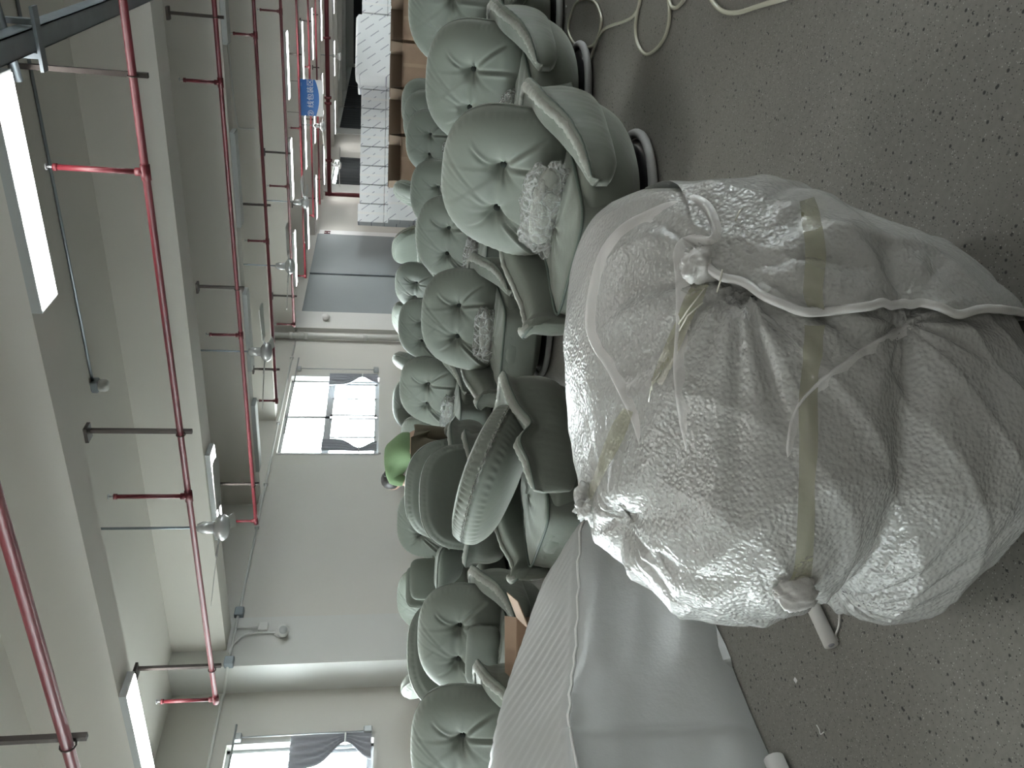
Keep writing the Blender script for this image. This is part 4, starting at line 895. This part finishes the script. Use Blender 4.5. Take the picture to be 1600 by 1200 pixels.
p = fl_pt(1572, 735, .05); blob('loose_film', p, (.11, .10, .05), M['poly'], bw, 31, .4, 2.4, 30, 50)
t = thing('foam_tube', 'white foam tube lying on the floor, its hollow end poking from the bundle', 'foam tube')
a_, b_ = Vector(fl_pt(1299, 1008, .022)), Vector(fl_pt(1225, 850, .022)); dr_ = (b_-a_).normalized()
MB().tube([a_, b_], .021, 20).build('tube', M['foam_tube'], t, True)
MB().tube([a_-dr_*.0008, a_+dr_*.003], .009, 14).build('hollow_core', M['curtain'], t, True)
floor_tube('thin_strip', [fl_pt(1312, 945, .004), fl_pt(1311, 975, .006), fl_pt(1306, 992, .004), fl_pt(1309, 1001, .004)], .003, M['foam_tube'], 'thin white packing strip on the floor beside the foam tube', 'strip')

# ------------------------------------------------------------------ second wrapped bundle
nY, nX = 170, 150
Yv = np.linspace(2.83, .55, nY); zr = np.interp(-Yv, [-2.83, -2.78, -2.7, -2.49, -2.2, -1.92, -1.79, -1.53, -1.0, -.55], [.20, .33, .40, .46, .53, .60, .65, .68, .70, .60])
zt = np.interp(-Yv, [-2.83, -2.78, -2.64, -2.34, -2.03, -1.84, -1.3, -.55], [.3, .50, .57, .70, .81, .86, .88, .75])
A = np.zeros((nY, nX, 3))
for i, (y, r_, t_) in enumerate(zip(Yv, zr, zt)):
    k = min(1, (2.86-y)/.12)**.5; xb = -2.27-.02*math.sin(y*5)
    prof = catmull([(xb-.02, .003), (xb-.005, .10), (xb-.03, .30*r_/.66), (xb-.055, r_*.86), (-2.345, r_*.975), (-2.40, r_+.012), (-2.52, r_+(t_-r_)*.35), (-2.72, r_+(t_-r_)*.82), (-2.88, t_), (-3.05, t_*.98), (-3.2, t_*.8), (-3.24, t_*.4), (-3.2, .003)], 12)
    d_ = np.concatenate([[0], np.cumsum(np.hypot(*np.diff(prof, axis=0).T))]); u = np.linspace(0, d_[-1], nX)
    x = np.interp(u, d_, prof[:, 0]); z = np.interp(u, d_, prof[:, 1]); cx = -2.75
    A[i, :, 0] = cx+(x-cx)*(.35+.65*k)+(1-k)*.15; A[i, :, 1] = y; A[i, :, 2] = z
sm = A.copy(); N_ = np.zeros_like(A); N_[..., 0] = np.clip((A[..., 0]+2.75)/.45, -1, 1); N_[..., 2] = .5+np.clip(A[..., 2]/.6, 0, 1)*.5; N_ /= np.linalg.norm(N_, axis=-1)[..., None]
dsp = .012*snoise(A*5, 41)+.006*snoise(A*13, 42)
U_ = A[..., 1]*1.0+A[..., 2]*.6
top = np.clip((A[..., 2]-zr[:, None]*.96)/.05, 0, 1)
dsp = dsp+top*.007*(1-np.abs(np.sin(U_*60+2*snoise(A*4, 43))))+.0022*(1-top)*np.clip((A[..., 1]-1.6)/.5, .15, 1)*2*(1-np.abs(np.sin((A[..., 2]*1.2+A[..., 1]*.35)*14+snoise(A*5, 45))))
dsp = dsp+.012*np.exp(-((A[..., 1]-1.62-.10*(A[..., 2]-.3))/.012)**2)*(1-top)
A = A+N_*(dsp*np.clip(A[..., 2]/.05, 0, 1))[..., None]; A[..., 2] = np.maximum(A[..., 2], .003)
w2 = thing('wrapped_chair_bundle', 'second foam-wrapped bundle, lower and wedge-shaped, cut by the frame edge', 'wrapped furniture', (0, 0, 0))
grid_obj('foam_wrap', A, M['foam2'], w2, caps=True)
ridge = [tuple(A[i, int(np.argmin(np.abs(np.arange(nX)-np.argmax((A[i, :, 2] >= zr[i]*.95)))))]) for i in range(8, nY-6, 3)]
MB().tube(ridge, .006, 8).build('rolled_edge', M['foam_edge'], w2, True)
mb = MB(); FP = [(-2.285, 2.15, .004), (-2.27, 1.93, .004), (-2.275, 1.87, .004), (-2.30, 1.83, .004), (-2.32, 2.16, .10), (-2.30, 1.93, .12), (-2.30, 1.87, .10), (-2.31, 1.83, .06)]
mb.v = FP+[(x-.006, y, z+.002) for x, y, z in FP]; mb.f = [(0, 1, 5, 4), (1, 2, 6, 5), (2, 3, 7, 6), (8, 12, 13, 9), (9, 13, 14, 10), (10, 14, 15, 11), (0, 8, 9, 1), (1, 9, 10, 2), (2, 10, 11, 3), (4, 5, 13, 12), (5, 6, 14, 13), (6, 7, 15, 14), (0, 4, 12, 8), (3, 11, 15, 7)]
mb.build('hem_flap', M['foam2'], w2)
MB().tube([(-2.235, 1.44, .035), (-2.24, .9, .035)], .033, 16).build('rolled_hem', M['foam_edge'], w2, True)
MB().tube([(-2.234, 1.443, .035), (-2.234, 1.438, .035)], .022, 16).build('hem_core', M['tape'], w2, True)
